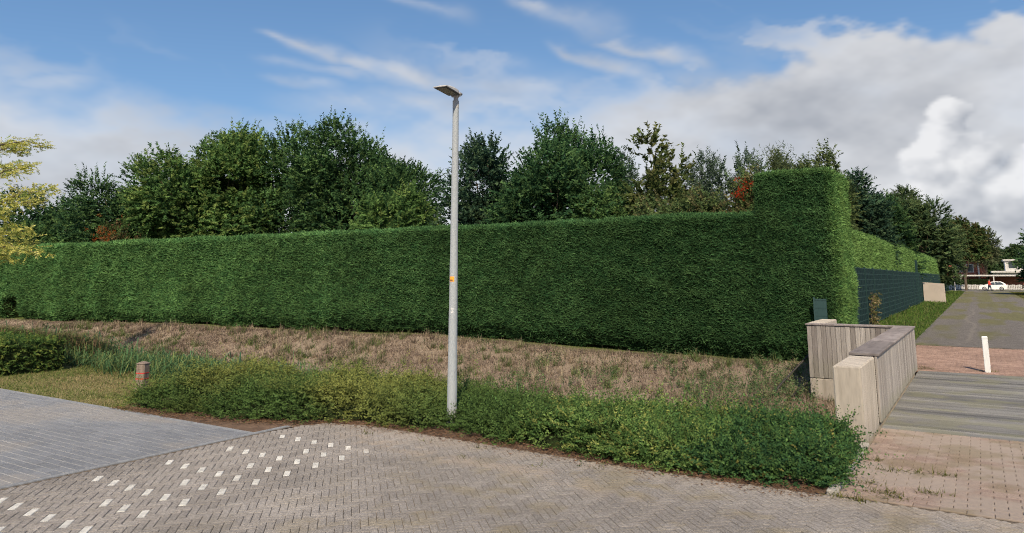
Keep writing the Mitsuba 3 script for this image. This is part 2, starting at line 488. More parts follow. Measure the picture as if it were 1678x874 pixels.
# ------------------------------------------------------------------ terrain
PROF_Y = [-900, 7.5, 9.3, 10.2, 11.4, 12.6, 14.0, 15.5, 17.0, 18.4, 19.5, 20.5, 21.4, 23.5, 30]
PROF_Z = [-.055, -.055, -.05, -.28, -.90, -1.35, -1.42, -1.36, -1.16, -.84, -.52, -.24, -.12, -.05, -.05]
BASE_X = [-70, -50, -43, -32, -23, -17, -10, -6, -3, 5]
BASE_Z = [-.30, -.30, -.26, -.02, -.02, .12, -.10, -.12, -.10, -.1]


def ground_z(x, y):
    x, y = np.asarray(x, float), np.asarray(y, float)
    z = np.interp(y, PROF_Y, PROF_Z)
    lift = np.interp(x, BASE_X, BASE_Z) * sst(17.5, 20.5, y) * sst(24.5, 22.5, y)
    w = sst(16, 10, x) * sst(-110, -85, x)
    z = (z + lift) * w + (-.055) * (1 - w)
    bumpy = sst(10.0, 12.0, y) * sst(22, 20, y) * w
    p = np.stack([x, y, np.zeros_like(x)], -1)
    return z + bumpy * ((nz(p, 1.3, 2) - .5) * .22 + (nz(p, .45, 4) - .5) * .30)


def grid_mesh(xs, ys, zf):
    X, Y = np.meshgrid(xs, ys)
    V = np.stack([X, Y, zf(X, Y)], -1).reshape(-1, 3)
    n = len(xs)
    i = (np.arange(len(ys) - 1)[:, None] * n + np.arange(n - 1)[None]).ravel()
    return V, np.stack([i, i + 1, i + n + 1, i + n], -1)


gx = np.unique(np.r_[-1500, -700, -350, -200, -120, np.arange(-100, -56, 2.0), np.arange(-56, 6, .22), 7, 8, 10, 12, 16, 20, 40, 100, 250, 700, 1500])
gy = np.unique(np.r_[-700, -200, -60, -20, 0, 4, 7, np.arange(7.5, 24, .22), 25, 27, 30, 40, 60, 100, 160, 250, 400, 800, 1500])
struct('ground', grid_mesh(gx, gy, ground_z), 'ground_mat', 'bare earth and dry bank sloping down into the ditch before the hedge', smooth=True)

# ------------------------------------------------------------------ herringbone road
rng = np.random.default_rng(5)
ROAD = Polygon([(-8.1, -6), (9, -6), (9, 7.68), (-1.3, 7.68), (-2.4, 7.60), (-4.2, 7.63), (-6.2, 7.72), (-7.2, 7.75), (-7.9, 7.58), (-8.05, 7.2), (-8.1, 6.6)])
road = struct('road', sheet(ROAD, -.014), 'joint', 'grey-brown herringbone brick road with white marking bricks')


def brick(cx, cy, L, Wd, ang, top=0.0, h=.04, tone=.5, tone2=.5, ch=.004, tilt=(0, 0)):
    a, b = L / 2, Wd / 2
    lay = [(a - ch, b - ch, top), (a, b, top - ch), (a, b, top - h)]
    V = []
    for x, y, z in lay:
        V += [(-x, -y, z), (x, -y, z), (x, y, z), (-x, y, z)]
    V = np.array(V)
    V[:, 2] += V[:, 0] * tilt[0] + V[:, 1] * tilt[1]
    c, s = math.cos(ang), math.sin(ang)
    V = np.c_[cx + V[:, 0] * c - V[:, 1] * s, cy + V[:, 0] * s + V[:, 1] * c, V[:, 2]]
    F = [[0, 1, 2], [0, 2, 3]]
    for l in (0, 4):
        for k in range(4):
            k2 = (k + 1) % 4
            F += [[l + k, l + 4 + k, l + 4 + k2], [l + k, l + 4 + k2, l + k2]]
    return V, np.array(F), np.tile([[tone, tone2]], (12, 1))


def lay_bricks(parent, items, mats, names, field, limit=292, field_label=None):
    """items: (brick, kind, cx, cy). The largest in view become parts, the rest one part."""
    f = np.array([FX, FY])

    def size(it):
        p = np.array([it[2], it[3]])
        dep = p @ f
        off = abs(p @ np.array([RX, RY]))
        if dep < 1 or off / dep > .74 or it[3] > 60:
            return 0
        if 2 / dep > .555:
            return .001
        return 1 / dep ** 2 + (5 if it[1] == 1 else 0)
    order = sorted(range(len(items)), key=lambda i: -size(items[i]))
    rest = {}
    for q, i in enumerate(order):
        (V, F, uv), kind = items[i][0], items[i][1]
        if q < limit and size(items[i]) > .002:
            put(names[kind], (V, F), mats[kind], road if parent == 'road' else parent, uv=uv)
        else:
            rest.setdefault(kind, []).append((V, F, uv))
    for kind, ms in rest.items():
        V, F, uv = cat(ms)
        put(field, (V, F), mats[kind], parent, kind='stuff', uv=uv)


W0 = .0687
Lb = 3 * W0
A = np.array([-1, 1]) / math.sqrt(2)
B = np.array([1, 1]) / math.sqrt(2)
# the lattice is set so that one lengthwise brick lies at (-7.69, 3.49)
org = np.array([-7.69, 3.49]) - A * 1.5 * W0 - B * .5 * W0
whites = [(-7.69 + .2915 * k, 3.49 + .397 * 2 * r) for r in range(5) for k in range(6)] + [(-7.69 + .2915 * k, 3.095 + .397 * 2 * r) for r in range(5) for k in (3, 4, 5)]
whites = np.array(whites)
items, cand = [], []
from shapely.prepared import prep
inner = prep(ROAD.buffer(-.005))
visible = prep(Polygon([(-8.3, 2.2), (-5.8, 2.6), (-4.2, 4.4), (-3.0, 5.3), (5.2, 5.0), (5.2, 8), (-8.3, 8)]))
for yy in range(-140, 140):
    for k in range(-40, 40):
        for kind in (0, 1):
            if kind == 0:
                x0, y0 = yy + 6 * k, yy
                c = org + A * (x0 + 1.5) * W0 + B * (y0 + .5) * W0
                ang = math.atan2(A[1], A[0])
            else:
                # column xx: lengthwise along b, t = x - y in 3..5
                xx = yy
                y0 = xx - 5 + 6 * k
                c = org + A * (xx + .5) * W0 + B * (y0 + 1.5) * W0
                ang = math.atan2(B[1], B[0])
            if c[0] > 5.5 or c[0] < -8.2 or c[1] < 1.8 or c[1] > 7.9:
                continue
            cand.append((c, ang, kind))
from shapely.geometry import Point
used = set()
for c, ang, kind in cand:
    if not inner.contains(Point(*c)) or not visible.contains(Point(*c)):
        continue
    corners = Polygon(brick(c[0], c[1], Lb - .006, W0 - .006, ang)[0][4:8, :2])
    if not inner.contains(corners):
        # cut bricks along the edges: shorten until they fit
        ok = False
        for sh in (.75, .5, .33):
            for sg in (-1, 1):
                L2 = Lb * sh
                c2 = c + sg * np.array([math.cos(ang), math.sin(ang)]) * (Lb - L2) / 2
                if inner.contains(Polygon(brick(c2[0], c2[1], L2 - .006, W0 - .006, ang)[0][4:8, :2])):
                    ok = True
                    break
            if ok:
                break
        if not ok:
            continue
        cc, LL = c2, L2
    else:
        cc, LL = c, Lb
    white = 0
    if kind == 0 and LL == Lb:
        dd = np.abs(whites - c)
        hit = np.nonzero((dd[:, 0] < .10) & (dd[:, 1] < .10))[0]
        if len(hit):
            j = hit[np.argmin(dd[hit].sum(1))]
            if j not in used:
                used.add(j)
                white = 1
    tone = rng.uniform()
    b = brick(cc[0], cc[1], LL - rng.uniform(.003, .0055), W0 - rng.uniform(.003, .0055), ang + rng.normal(0, .006), top=rng.uniform(-.003, 0), tone=tone, tone2=rng.uniform(), tilt=(rng.normal(0, .008), rng.normal(0, .012)))
    items.append((b, white, cc[0], cc[1]))
lay_bricks(road, items, ['paver', 'paver_white'], ['brick', 'white_brick'], 'brick_field', 290 + len(used))
near = sheet(ROAD.difference(Polygon([(-8.3, 2.2), (-5.8, 2.6), (-4.2, 4.4), (-3.0, 5.3), (5.2, 5.0), (5.2, 8), (-8.3, 8)]).buffer(-.12)).buffer(-.002), -.006) if False else None


def running(x0, x1, y0, y1, L, Wd, rng, gap=.006, along='x', h=.04, tilt=.004, bond=.5, ch=.004, tr=(0, 1)):
    out = []
    nr = int(round((y1 - y0) / Wd))
    for r in range(nr):
        y = y0 + (r + .5) * Wd
        x = x0 - (L * bond if r % 2 else 0)
        while x < x1 - 1e-6:
            a, b = max(x, x0), min(x + L, x1)
            if b - a > .03:
                br = brick((a + b) / 2, y, b - a - gap, Wd - gap, rng.normal(0, .003), top=rng.uniform(-.002, 0), h=h, ch=ch, tone=rng.uniform(*tr), tone2=rng.uniform(), tilt=(rng.normal(0, tilt), rng.normal(0, tilt)))
                out.append((br, 0, (a + b) / 2, y))
            x += L
    return out


# ------------------------------------------------------------------ blue-grey parking pavement, kerb strip
park = struct('pavement', sheet(sbox(-34, -6, -8.21, 6.47), -.0042), 'joint_pale', 'smooth blue-grey block pavement left of the herringbone road')
its = running(-22, -8.21, 1.8, 6.46, .30, .12, np.random.default_rng(8), gap=.011, tilt=.002, ch=.0015, tr=(.25, .75))
its = [i for i in its if i[2] * FX + i[3] * FY > 0]
lay_bricks(park, its, ['slab'], ['block'], 'block_field')
kerb = struct('kerb', sheet(sbox(-8.208, -6, -8.102, 7.15), -.012), 'joint', 'flush concrete kerb strip between the two brick pavings')
for k in range(5):
    put('kerb_stone', bx(-8.205, -8.125, 2.2 + k * 1.0, 3.196 + k * 1.0 if k < 4 else 7.1, -.08, .001, .006), 'kerb_blue', kerb)
kerb2 = struct('kerb', sheet(sbox(-34, 6.472, -8.21, 6.60), -.02), 'joint', 'concrete edging along the parking pavement by the lawn')
for k in range(14):
    put('kerb_stone', bx(-22.2 + k, -21.204 + k, 6.475, 6.575, -.08, -.002, .006), 'kerb_blue', kerb2)
kerb3 = struct('kerb', sheet(sbox(-1.40, 7.70, -1.28, 10.1), -.02), 'joint', 'concrete edging between the shrubs and the red brick paving')
for k in range(3):
    put('kerb_stone', rot(bx(-1.385, -1.29, 7.70 + k * .8, 8.495 + k * .8, -.08, .025, .008), rng.normal(0, .5), at=(-1.33, 8 + k, 0)), 'kerb_concrete', kerb3)

# ------------------------------------------------------------------ red brick paving, deck, far path
redn = struct('red_paving', sheet(sbox(-1.29, 7.69, 9, 11.33), -.014), 'joint', 'worn red brick paving before the wooden bridge deck')
lay_bricks(redn, running(-1.285, 2.6, 7.70, 11.32, .205, .1034, np.random.default_rng(3)), ['red_brick_paving'], ['brick'], 'brick_field')
redf = struct('red_paving', sheet(sbox(-1.75, 18.64, 9, 25.62), -.014), 'joint', 'red brick strip beyond the wooden bridge deck')
far_it = running(-1.75, 3.4, 18.65, 25.2, .205, .1008, np.random.default_rng(4))
srng = np.random.default_rng(14)
for k in range(49):
    far_it.append((brick(-1.70 + k * .1045, 25.41, .20, .098, PI / 2, tone=srng.uniform(.3, 1), tone2=.5, top=srng.uniform(-.003, 0)), 0, -1.70 + k * .1045, 25.41))
lay_bricks(redf, far_it, ['red_brick_far'], ['brick'], 'brick_field', 0)
struct('path', sheet(sbox(-1.92, 25.63, 3.6, 133), -.004), 'path_paving', 'mossy grey paved path running away beside the green fence')
struct('street', sheet(sbox(-160, 133, 160, 146.5), -.006), 'asphalt', 'far street crossing the end of the path')
struct('sidewalk', sheet(sbox(-160, 146.5, 160, 149), .06), 'kerb_concrete', 'far sidewalk before the white garden fence')

deck = thing('bridge_deck', 'weathered grey plank deck of the small footbridge', 'bridge')
drng = np.random.default_rng(6)
npl = 50
pw = (18.63 - 11.345) / npl
tones = np.clip(.5 + .30 * np.sin(np.arange(npl) * 1.05) + drng.normal(0, .22, npl), 0, 1)
for k in range(npl):
    v, f = bx(-1.285, 3.3, 11.345 + k * pw + .004, 11.345 + (k + 1) * pw - .004, -.055, drng.uniform(-.004, 0), .005)
    put('plank', (v, f), 'deck_wood', deck, uv=np.tile([[tones[k], drng.uniform()]], (len(v), 1)))
for x in (-1.0, .9, 2.9):
    put('bearer', bx(x - .08, x + .08, 11.2, 18.8, -.30, -.057), 'dark_timber', deck)

# ------------------------------------------------------------------ parapet
par = thing('bridge_parapet', 'concrete and grey timber parapet turning the corner of the footbridge', 'parapet')
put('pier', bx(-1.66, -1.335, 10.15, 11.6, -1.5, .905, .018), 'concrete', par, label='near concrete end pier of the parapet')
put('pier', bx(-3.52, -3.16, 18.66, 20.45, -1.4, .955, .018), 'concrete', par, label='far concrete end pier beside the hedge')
put('footing', bx(-3.50, -1.42, 18.36, 18.655, -1.8, -.29, .012), 'concrete', par, label='concrete footing under the side boards')
put('footing', bx(-1.63, -1.34, 11.602, 18.35, -1.8, -.02, .012), 'concrete', par)
put('core', join([bx(-1.60, -1.335, 11.605, 18.62, -.018, .90), bx(-3.44, -1.605, 18.40, 18.62, -.288, .90)]), 'dark_timber', par)
brng = np.random.default_rng(12)


def boards(face, s0, s1, pitch, z0, z1):
    n = int(round((s1 - s0) / pitch))
    p = (s1 - s0) / n
    for k in range(n):
        a, b = s0 + k * p + .003, s0 + (k + 1) * p - .003
        t = brng.uniform(0, .007)
        if face == 'x':
            v, f = bx(-1.334, -1.305 + t, a, b, z0, z1 + brng.uniform(-.004, 0), .004)
        elif face == 'y':
            v, f = bx(a, b, 18.365 - t, 18.398, z0, z1, .004)
        else:
            v, f = bx(-1.632 - t, -1.602, a, b, z0, z1, .004)
        put('board', (v, f), 'grey_board', par, uv=np.tile([[np.clip(brng.normal(.5 if face != 'x' else .62, .24), 0, 1), brng.uniform()]], (len(v), 1)))


boards('x', 11.605, 18.64, .14, .015, .905)
boards('y', -3.50, -1.64, .106, -.275, .905)
boards('w', 11.605, 18.34, .14, -.1, .905)
capb = []
for k, (y0, y1) in enumerate([(11.604, 13.9), (13.904, 16.2), (16.204, 18.66)]):
    v, f = bx(-1.665, -1.275, y0, y1, .908, .948, .008)
    put('cap_board', (v, f), 'cap_wood', par, uv=np.tile([[brng.uniform(), .5]], (len(v), 1)))
v, f = bx(-3.155, -1.668, 18.33, 18.66, .909, .949, .008)
put('cap_board', (v, f), 'cap_wood', par, uv=np.tile([[.9, .5]], (len(v), 1)))
v, f = bx(-3.53, -3.158, 18.33, 18.658, .909, .947, .008)
put('cap_board', (v, f), 'cap_wood', par, uv=np.tile([[.8, .5]], (len(v), 1)))

own('leaning_pole', tube([(-4.62, 17.6, -1.15), (-4.1, 18.3, -.42), (-3.56, 18.95, .22)], [.028, .024, .02], 7), 'steel_dark', 'thin dark pole leaning against the parapet at the ditch bank', 'pole', smooth=40)
own('leaning_pole', tube([(-4.45, 17.3, -1.2), (-3.9, 18.1, -.72), (-3.53, 18.7, -.35)], [.022, .02, .018], 7), 'steel_dark', 'shorter dark pole low beside the parapet footing', 'pole', smooth=40)

bol = thing('bollard', 'white square bollard at the end of the bridge deck', 'bollard')
put('shaft', bx(-.055, .055, 19.02, 19.13, -.1, .72, .008), 'white_paint', bol)
put('top', trimesh.convex.convex_hull(np.vstack([bx(-.057, .057, 19.018, 19.132, .721, .735)[0], bx(-.035, .035, 19.04, 19.11, .75, .755)[0]])), 'white_paint', bol)

# ------------------------------------------------------------------ lamp post
LX, LY = -6.26, 8.29
lamp = thing('street_lamp', 'tall pale grey street lamp standing in the shrubs', 'street lamp')
zs = np.array([-.3, 0, .6, .62, 2.5, 4.459])
put('pole', tube([(LX, LY, z) for z in zs], [.070, .070, .0675, .0655, .054, .0445], 28), 'pole_paint', lamp, smooth=40)
put('pole_collar', tube([(LX, LY, 4.46), (LX, LY, 4.465), (LX, LY, 4.57), (LX, LY, 4.575)], [.0455, .0465, .0465, .044], 28), 'lamp_grey', lamp, smooth=40)
put('spigot', tube([(LX, LY, 4.572), (LX, LY, 4.66)], [.034, .034], 20), 'lamp_grey', lamp, smooth=40)


def luminaire():
    # local: +X from the pole to the tip, width along Y, underside at z = 0
    prof = [(.0, .0), (.43, .0), (.435, .012), (.40, .030), (.25, .070), (.12, .085), (.03, .080), (0, .060)]
    halfw = [(0, .075), (.06, .098), (.25, .106), (.43, .112)]
    xs = np.linspace(0, .435, 14)
    rings = []
    top = lambda x: np.interp(x, [0, .03, .12, .25, .40, .435], [.055, .074, .082, .068, .030, .012])
    hw = lambda x: np.interp(x, *zip(*halfw))
    for x in xs:
        h, w = top(x), hw(x)
        ring = [(x, -w, 0), (x, -w, .010)]
        for t in np.linspace(0, PI, 9):
            ring.append((x, -w * .97 * math.cos(t), .010 + (h - .010) * math.sin(t) ** .6))
        ring += [(x, w, .010), (x, w, 0)]
        rings.append(ring)
    R = np.array(rings)
    n = R.shape[1]
    V = R.reshape(-1, 3)
    F = []
    for i in range(len(xs) - 1):
        for k in range(n):
            k2 = (k + 1) % n
            F += [[i * n + k, i * n + k2, (i + 1) * n + k2], [i * n + k, (i + 1) * n + k2, (i + 1) * n + k]]
    for i, s in ((0, 1), (len(xs) - 1, -1)):
        c = len(V)
        V = np.vstack([V, R[i].mean(0)])
        for k in range(n):
            F.append([c, i * n + (k + 1) % n, i * n + k][::s])
    return V, np.array(F)


def lum(mesh):
    m = rot(mesh, -2.5, (0, 1, 0))
    m = rot(m, math.degrees(-1.45), (0, 0, 1))
    return m[0] + np.array([LX + .008, LY - .03, 4.655]), m[1]


hd = put('housing', lum(luminaire()), 'lamp_grey', lamp, smooth=35)
put('rim', lum(bx(.015, .428, -.100, .100, -.010, -.002, .003)), 'lamp_dark', lamp)
put('lens', lum(bx(.055, .405, -.078, .078, -.016, -.0105, .002)), 'lens', lamp)
leds = [bx(.09 + i * .048, .112 + i * .048, -.056 + j * .034, -.038 + j * .034, -.0185, -.0165) for i in range(6) for j in range(4)]
put('led_panel', lum(join(leds)), 'led', lamp)
put('knuckle', join([lum(bx(-.055, .012, -.045, .045, -.035, .05, .012)), lum(tube([(-.035, -.075, .01), (-.035, .075, .01)], [.03, .03], 16))]), 'lamp_grey', lamp, smooth=35)
put('knuckle_bolt', lum(tube([(-.035, .0755, .01), (-.035, .095, .01)], [.016, .014], 10)), 'lamp_dark', lamp)


def on_pole(zc, hz, a0, a1, r, thick=.0012):
    th = np.linspace(a0, a1, 8)
    V, F = [], []
    for t in th:
        for z in (zc - hz / 2, zc + hz / 2):
            V.append((LX + (r + thick) * math.cos(t), LY + (r + thick) * math.sin(t), z))
    for i in range(len(th) - 1):
        k = 2 * i
        F += [[k, k + 2, k + 3], [k, k + 3, k + 1]]
    return np.array(V), np.array(F)


VA = math.atan2(-LY, -LX)          # towards the street's near side
ca = VA - .42
pr = lambda z: np.interp(z, [.62, 2.5, 4.2], [.0655, .054, .0455])
put('orange_sticker', on_pole(1.985, .072, ca - .68, ca + .55, pr(1.985) + .0006), 'orange_sticker', lamp, label='small orange sticker on the lamp pole')
put('sticker_mark', join([on_pole(1.968, .022, ca - .46, ca - .20, pr(1.97) + .0018), on_pole(1.968, .026, ca - .12, ca + .14, pr(1.97) + .0018)]), 'ink', lamp)
for i, z in enumerate((1.572, 1.533)):
    put('white_sticker', on_pole(z, .031, ca - .10, ca + .44, pr(z) + .0006), 'white_paint', lamp, label=('upper' if i == 0 else 'lower') + ' white number sticker on the lamp pole')
    put('sticker_mark', on_pole(z, .016, ca + .06, ca + .26, pr(z) + .0018), 'lamp_dark', lamp)

# ------------------------------------------------------------------ wooden post with red bands
post = thing('marker_post', 'short weathered wooden post with two red bands beside the lawn', 'post')
PX, PY = -12.98, 7.86
q = lambda x0, x1, y0, y1, z0, z1, ch=0: rot(bx(PX + x0, PX + x1, PY + y0, PY + y1, z0, z1, ch), 22, at=(PX, PY, 0))
put('shaft', q(-.085, .085, -.085, .085, -.3, .455, .02), 'post_wood', post)
put('cap', trimesh.convex.convex_hull(np.vstack([q(-.088, .088, -.088, .088, .456, .466)[0], q(-.02, .02, -.02, .02, .495, .5)[0]])), 'post_wood', post)
put('red_band', q(-.088, .088, -.088, .088, .285, .312, .02), 'red_band', post)
put('red_band', q(-.088, .088, -.088, .088, .185, .212, .02), 'red_band', post)

# ------------------------------------------------------------------ hedges
def sample_tris(rng, V, F, n, wts):
    a, b, c = V[F[:, 0]], V[F[:, 1]], V[F[:, 2]]
    nr = np.cross(b - a, c - a)
    ar = np.linalg.norm(nr, axis=1) * .5
    w = ar * wts
    i = rng.choice(len(F), n, p=w / w.sum())
    u, v = rng.uniform(size=(2, n))
    s = u + v > 1
    u[s], v[s] = 1 - u[s], 1 - v[s]
    return a[i] + (b[i] - a[i]) * u[:, None] + (c[i] - a[i]) * v[:, None], unit(nr[i])


def hedge_box(x0, x1, y0, y1, z0, z1, step, r=.22, amp=.16, seed=0, notch=None, bottom=None):
    """rounded, uneven box, open below; bottom(x) gives its lower edge"""
    def face(o, U, Vv, nu, nv):
        s, t = np.meshgrid(np.linspace(0, 1, nu + 1), np.linspace(0, 1, nv + 1))
        P = np.asarray(o, float) + s[..., None] * np.asarray(U, float) + t[..., None] * np.asarray(Vv, float)
        n = nu + 1
        i = (np.arange(nv)[:, None] * n + np.arange(nu)[None]).ravel()
        return P.reshape(-1, 3), np.stack([i, i + 1, i + n + 1, i + n], -1)
    dx, dy, dz = x1 - x0, y1 - y0, z1 - z0
    nx, ny, nzz = (max(2, int(round(d / step))) for d in (dx, dy, dz))
    ms = [face((x0, y0, z0), (dx, 0, 0), (0, 0, dz), nx, nzz), face((x1, y0, z0), (0, dy, 0), (0, 0, dz), ny, nzz),
          face((x1, y1, z0), (-dx, 0, 0), (0, 0, dz), nx, nzz), face((x0, y1, z0), (0, -dy, 0), (0, 0, dz), ny, nzz), face((x0, y0, z1), (dx, 0, 0), (0, dy, 0), nx, ny)]
    V, F = join(ms)
    lo, hi = np.array([x0, y0, z0 - 5]), np.array([x1, y1, z1])
    core = np.clip(V, lo + r, hi - r)
    off = V - core
    n = unit(off)
    V = core + n * r
    d = (nz(V, .55, seed, 3) - .5) * amp * 2 + (nz(V, 2.2, seed + 3, 2) - .5) * amp * .8
    V = V + n * d[:, None]
    if bottom is not None:
        t = np.clip((V[:, 2] - z0) / dz, 0, 1)
        b = bottom(V[:, 0], V[:, 1])
        V[:, 2] = V[:, 2] + (b - z0) * (1 - t)
        # tuck the foot of the hedge in
        foot = sst(.55, 0, V[:, 2] - b)
        V -= np.stack([n[:, 0], n[:, 1], np.zeros(len(n))], -1) * (foot * .42)[:, None]
    if notch:
        m = sst(notch[0] - .15, notch[0] + .1, V[:, 0]) * sst(notch[1] + .15, notch[1] - .1, V[:, 0]) * sst(notch[2] + .1, notch[2] - .15, V[:, 2])
        V[:, 1] += m * 1.2 * (np.abs(n[:, 1] + 1) < .5)
    return V, F


def hedge_leaves(rng, V, F, n, weight, base, tip, L=(.09, .17), W=(.028, .045), amp=.07, flat=.55, seed=0, top_tip=True, scale=None):
    c3 = V[F].mean(1)
    a, b, cc = V[F[:, 0]], V[F[:, 1]], V[F[:, 2]]
    nr = unit(np.cross(b - a, cc - a))
    P, N = sample_tris(rng, V, F, n, weight(c3, nr))
    clump = nz(P, 3.2, seed + 40, 3)
    P = P + N * ((clump - .5) * 2 * amp + rng.normal(0, .035, n) - .015)[:, None]
    tang = rnd(rng, n)
    tang -= N * (tang * N).sum(1, keepdims=True)
    tang[:, 2] *= flat
    D = N * rng.uniform(.25, .95, n)[:, None] + unit(tang) * rng.uniform(.5, 1.1, n)[:, None] + np.array([0, 0, .22])
    face = rnd(rng, n) * .85 + N * .55 + np.array([0, 0, .35])
    k = np.ones(n) if scale is None else scale(P)
    tone = np.clip(rng.normal(1, .24, n), .45, 1.7) * (.72 + .56 * nz(P, .8, seed + 7, 3)) * (.80 + .4 * nz(P, 4.5, seed + 9, 2))
    mixk = np.clip(rng.beta(1.6, 3.2, n) + (clump - .5) * .9, 0, 1)[:, None]
    col = (np.asarray(base) * (1 - mixk) + np.asarray(tip) * mixk) * tone[:, None]
    return leaf_mesh(P, D, face, rng.uniform(*L, n) * k, rng.uniform(*W, n) * k, col, tri=True)


def tri(V, F):
    return np.vstack([F[:, [0, 1, 2]], F[:, [0, 2, 3]]]) if F.shape[1] == 4 else F


HB, HT = (.036, .098, .040), (.112, .214, .080)
h1 = thing('conifer_hedge', 'long clipped dark green conifer hedge above the dry bank', 'hedge')
zb = lambda x, y: ground_z(x, np.full_like(x, 20.9)) + .17 + (nz(np.stack([x, y * 0, y * 0], -1), .9, 77) - .5) * .30
V, F = hedge_box(-64, -4.6, 21.0, 22.6, -.2, 3.82, .20, r=.10, seed=1, bottom=zb, notch=(-49.9, -48.1, .75), amp=.125)
F = tri(V, F)
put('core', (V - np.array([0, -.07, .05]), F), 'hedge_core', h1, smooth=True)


def w1(c, n):
    d = np.linalg.norm(c - CAM, axis=1)
    w = np.clip(25 / d, .4, 1.2) ** 1.6 * (np.clip(-n[:, 1], 0, 1) + .8 * np.clip(n[:, 2], 0, 1) + .02)
    inn = (c[:, 0] > -49.8) & (c[:, 0] < -48.2) & (c[:, 2] < .7)
    return w * np.where(inn, .05, 1)


hr = np.random.default_rng(21)
far_k = lambda P: np.clip(np.linalg.norm(P - CAM, axis=1) / 26, 1, 1.9)
V2, F2, C2 = hedge_leaves(hr, V, F, 480000, w1, HB, HT, seed=1, flat=.36, scale=far_k, L=(.065, .14), W=(.017, .029))
# plants in the row differ a little: leaf colour gets paler towards the left end and along the top
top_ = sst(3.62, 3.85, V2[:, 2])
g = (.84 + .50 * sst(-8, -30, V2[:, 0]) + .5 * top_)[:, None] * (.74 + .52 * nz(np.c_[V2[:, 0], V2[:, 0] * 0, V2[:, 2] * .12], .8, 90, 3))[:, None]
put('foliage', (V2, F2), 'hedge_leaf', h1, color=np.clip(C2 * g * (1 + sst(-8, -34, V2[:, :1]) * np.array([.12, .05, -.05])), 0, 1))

h2 = thing('conifer_hedge', 'tall square corner block of the conifer hedge beside the parapet', 'hedge')
V, F = hedge_box(-5.15, -3.12, 20.95, 23.6, -.2, 4.92, .14, r=.09, amp=.06, seed=5, bottom=lambda x, y: ground_z(x, np.full_like(x, 20.9)) + .06)
F = tri(V, F)
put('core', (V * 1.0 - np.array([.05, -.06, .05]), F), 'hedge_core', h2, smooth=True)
w2 = lambda c, n: np.clip(-n[:, 1], 0, 1) + 1.3 * np.clip(n[:, 0], 0, 1) + np.clip(n[:, 2], 0, 1) + .3 * np.clip(-n[:, 0], 0, 1) * (c[:, 2] > 3.4)
V2, F2, C2 = hedge_leaves(hr, V, F, 130000, w2, HB, HT, seed=5, flat=.5, amp=.07, L=(.065, .14), W=(.016, .027))
sunlit = sst(-3.40, -3.08, V2[:, 0])  # sunlight on the right face and top is painted into the leaf colour
sunlit = np.maximum(sunlit, sst(4.75, 5.0, V2[:, 2]) * .8)[:, None]
put('foliage', (V2, F2), 'hedge_leaf', h2, color=np.clip(C2 * (.90 + sunlit * np.array([1.15, .85, .55])), 0, 1))

h3 = thing('conifer_hedge', 'light green conifer hedge running along the street behind the fence', 'hedge')
V, F = hedge_box(-5.6, -4.34, 23.7, 131, -.2, 4.0, .30, r=.2, amp=.09, seed=9)
F = tri(V, F)
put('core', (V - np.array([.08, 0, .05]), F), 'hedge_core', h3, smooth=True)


def w3(c, n):
    d = np.linalg.norm(c - CAM, axis=1)
    return (np.clip(35 / d, .12, 1.2) ** 1.5) * (np.clip(n[:, 0], 0, 1) * np.where(c[:, 2] > 1.8, 1, .15) + np.clip(n[:, 2], 0, 1) + .1 * np.clip(-n[:, 1], 0, 1)) * np.where((c[:, 1] > 63.4) & (c[:, 1] < 64.6), .05, 1)


V2, F2, C2 = hedge_leaves(hr, V, F, 110000, w3, (.105, .205, .062), (.215, .345, .115), seed=9, flat=.7, L=(.12, .22), W=(.04, .06), scale=lambda P: np.clip(np.linalg.norm(P - CAM, axis=1) / 34, 1, 2.6))
put('foliage', (V2, F2), 'hedge_leaf', h3, color=C2)

# ------------------------------------------------------------------ green fence
fen = thing('privacy_fence', 'long dark green privacy fence before the street hedge', 'fence')
pan = []
for i in range(10):
    z0 = .12 + i * .228
    pan.append(bx(-.012, .006, .03, 2.87, z0, z0 + .218))
pan += [bx(.0065, .013, .03, 2.87, .112 + i * .228 - .010, .112 + i * .228 + .012) for i in range(11)]
pan += [bx(.0135, .0185, y, y + .007, .1, 2.42) for y in np.arange(.48, 2.8, .48)]
nsl = 10
wires = join(pan[nsl:])
pan = join(pan[:nsl])
for k in range(37):
    y = 24.6 + 2.9 * k
    m = (pan[0] + np.array([-3.95 + .01 * math.sin(k * 2.1), y, .0]), pan[1])
    put('panel', m, 'fence_green', fen)
    put('wire_grid', (wires[0] + np.array([-3.95 + .01 * math.sin(k * 2.1), y, .0]), wires[1]), 'fence_wire', fen)
    put('post', bx(-3.972, -3.912, y - .03, y + .03, -.2, 2.46, .006), 'fence_post', fen)
own('fence_panel', join([bx(-3.70, -3.40, 20.60, 20.63, -.1, 1.46), bx(-3.722, -3.68, 20.59, 20.64, -.3, 1.50)] + [bx(-3.68, -3.40, 20.59, 20.599, .02 + .2 * i, .03 + .2 * i) for i in range(8)]), 'fence_wire', 'short dark green fence panel between the hedge and the parapet', 'fence')
for i, y in enumerate((63.6, 64.5)):
    own('gate_post', bx(-4.02, -3.90, y - .05, y + .05, -.2, 3.35, .01), 'fence_post', ('nearer' if i == 0 else 'farther') + ' tall dark green post standing above the privacy fence', 'post')

blk = own('concrete_block', trimesh.convex.convex_hull(np.array([(x, y, z) for x in (-3.9, -2.36) for y in (68.8, 69.2) for z in (-.2,)] + [(-3.88, 68.82, 1.66), (-2.38, 68.82, 1.56), (-3.88, 69.18, 1.64), (-2.38, 69.18, 1.54)])), 'concrete_plain', 'pale square concrete wall slab on the verge before the fence', 'wall')

# ------------------------------------------------------------------ grasses and ground plants
gr = np.random.default_rng(31)


def scatter(n, x0, x1, y0, y1):
    return gr.uniform(x0, x1, n), gr.uniform(y0, y1, n)


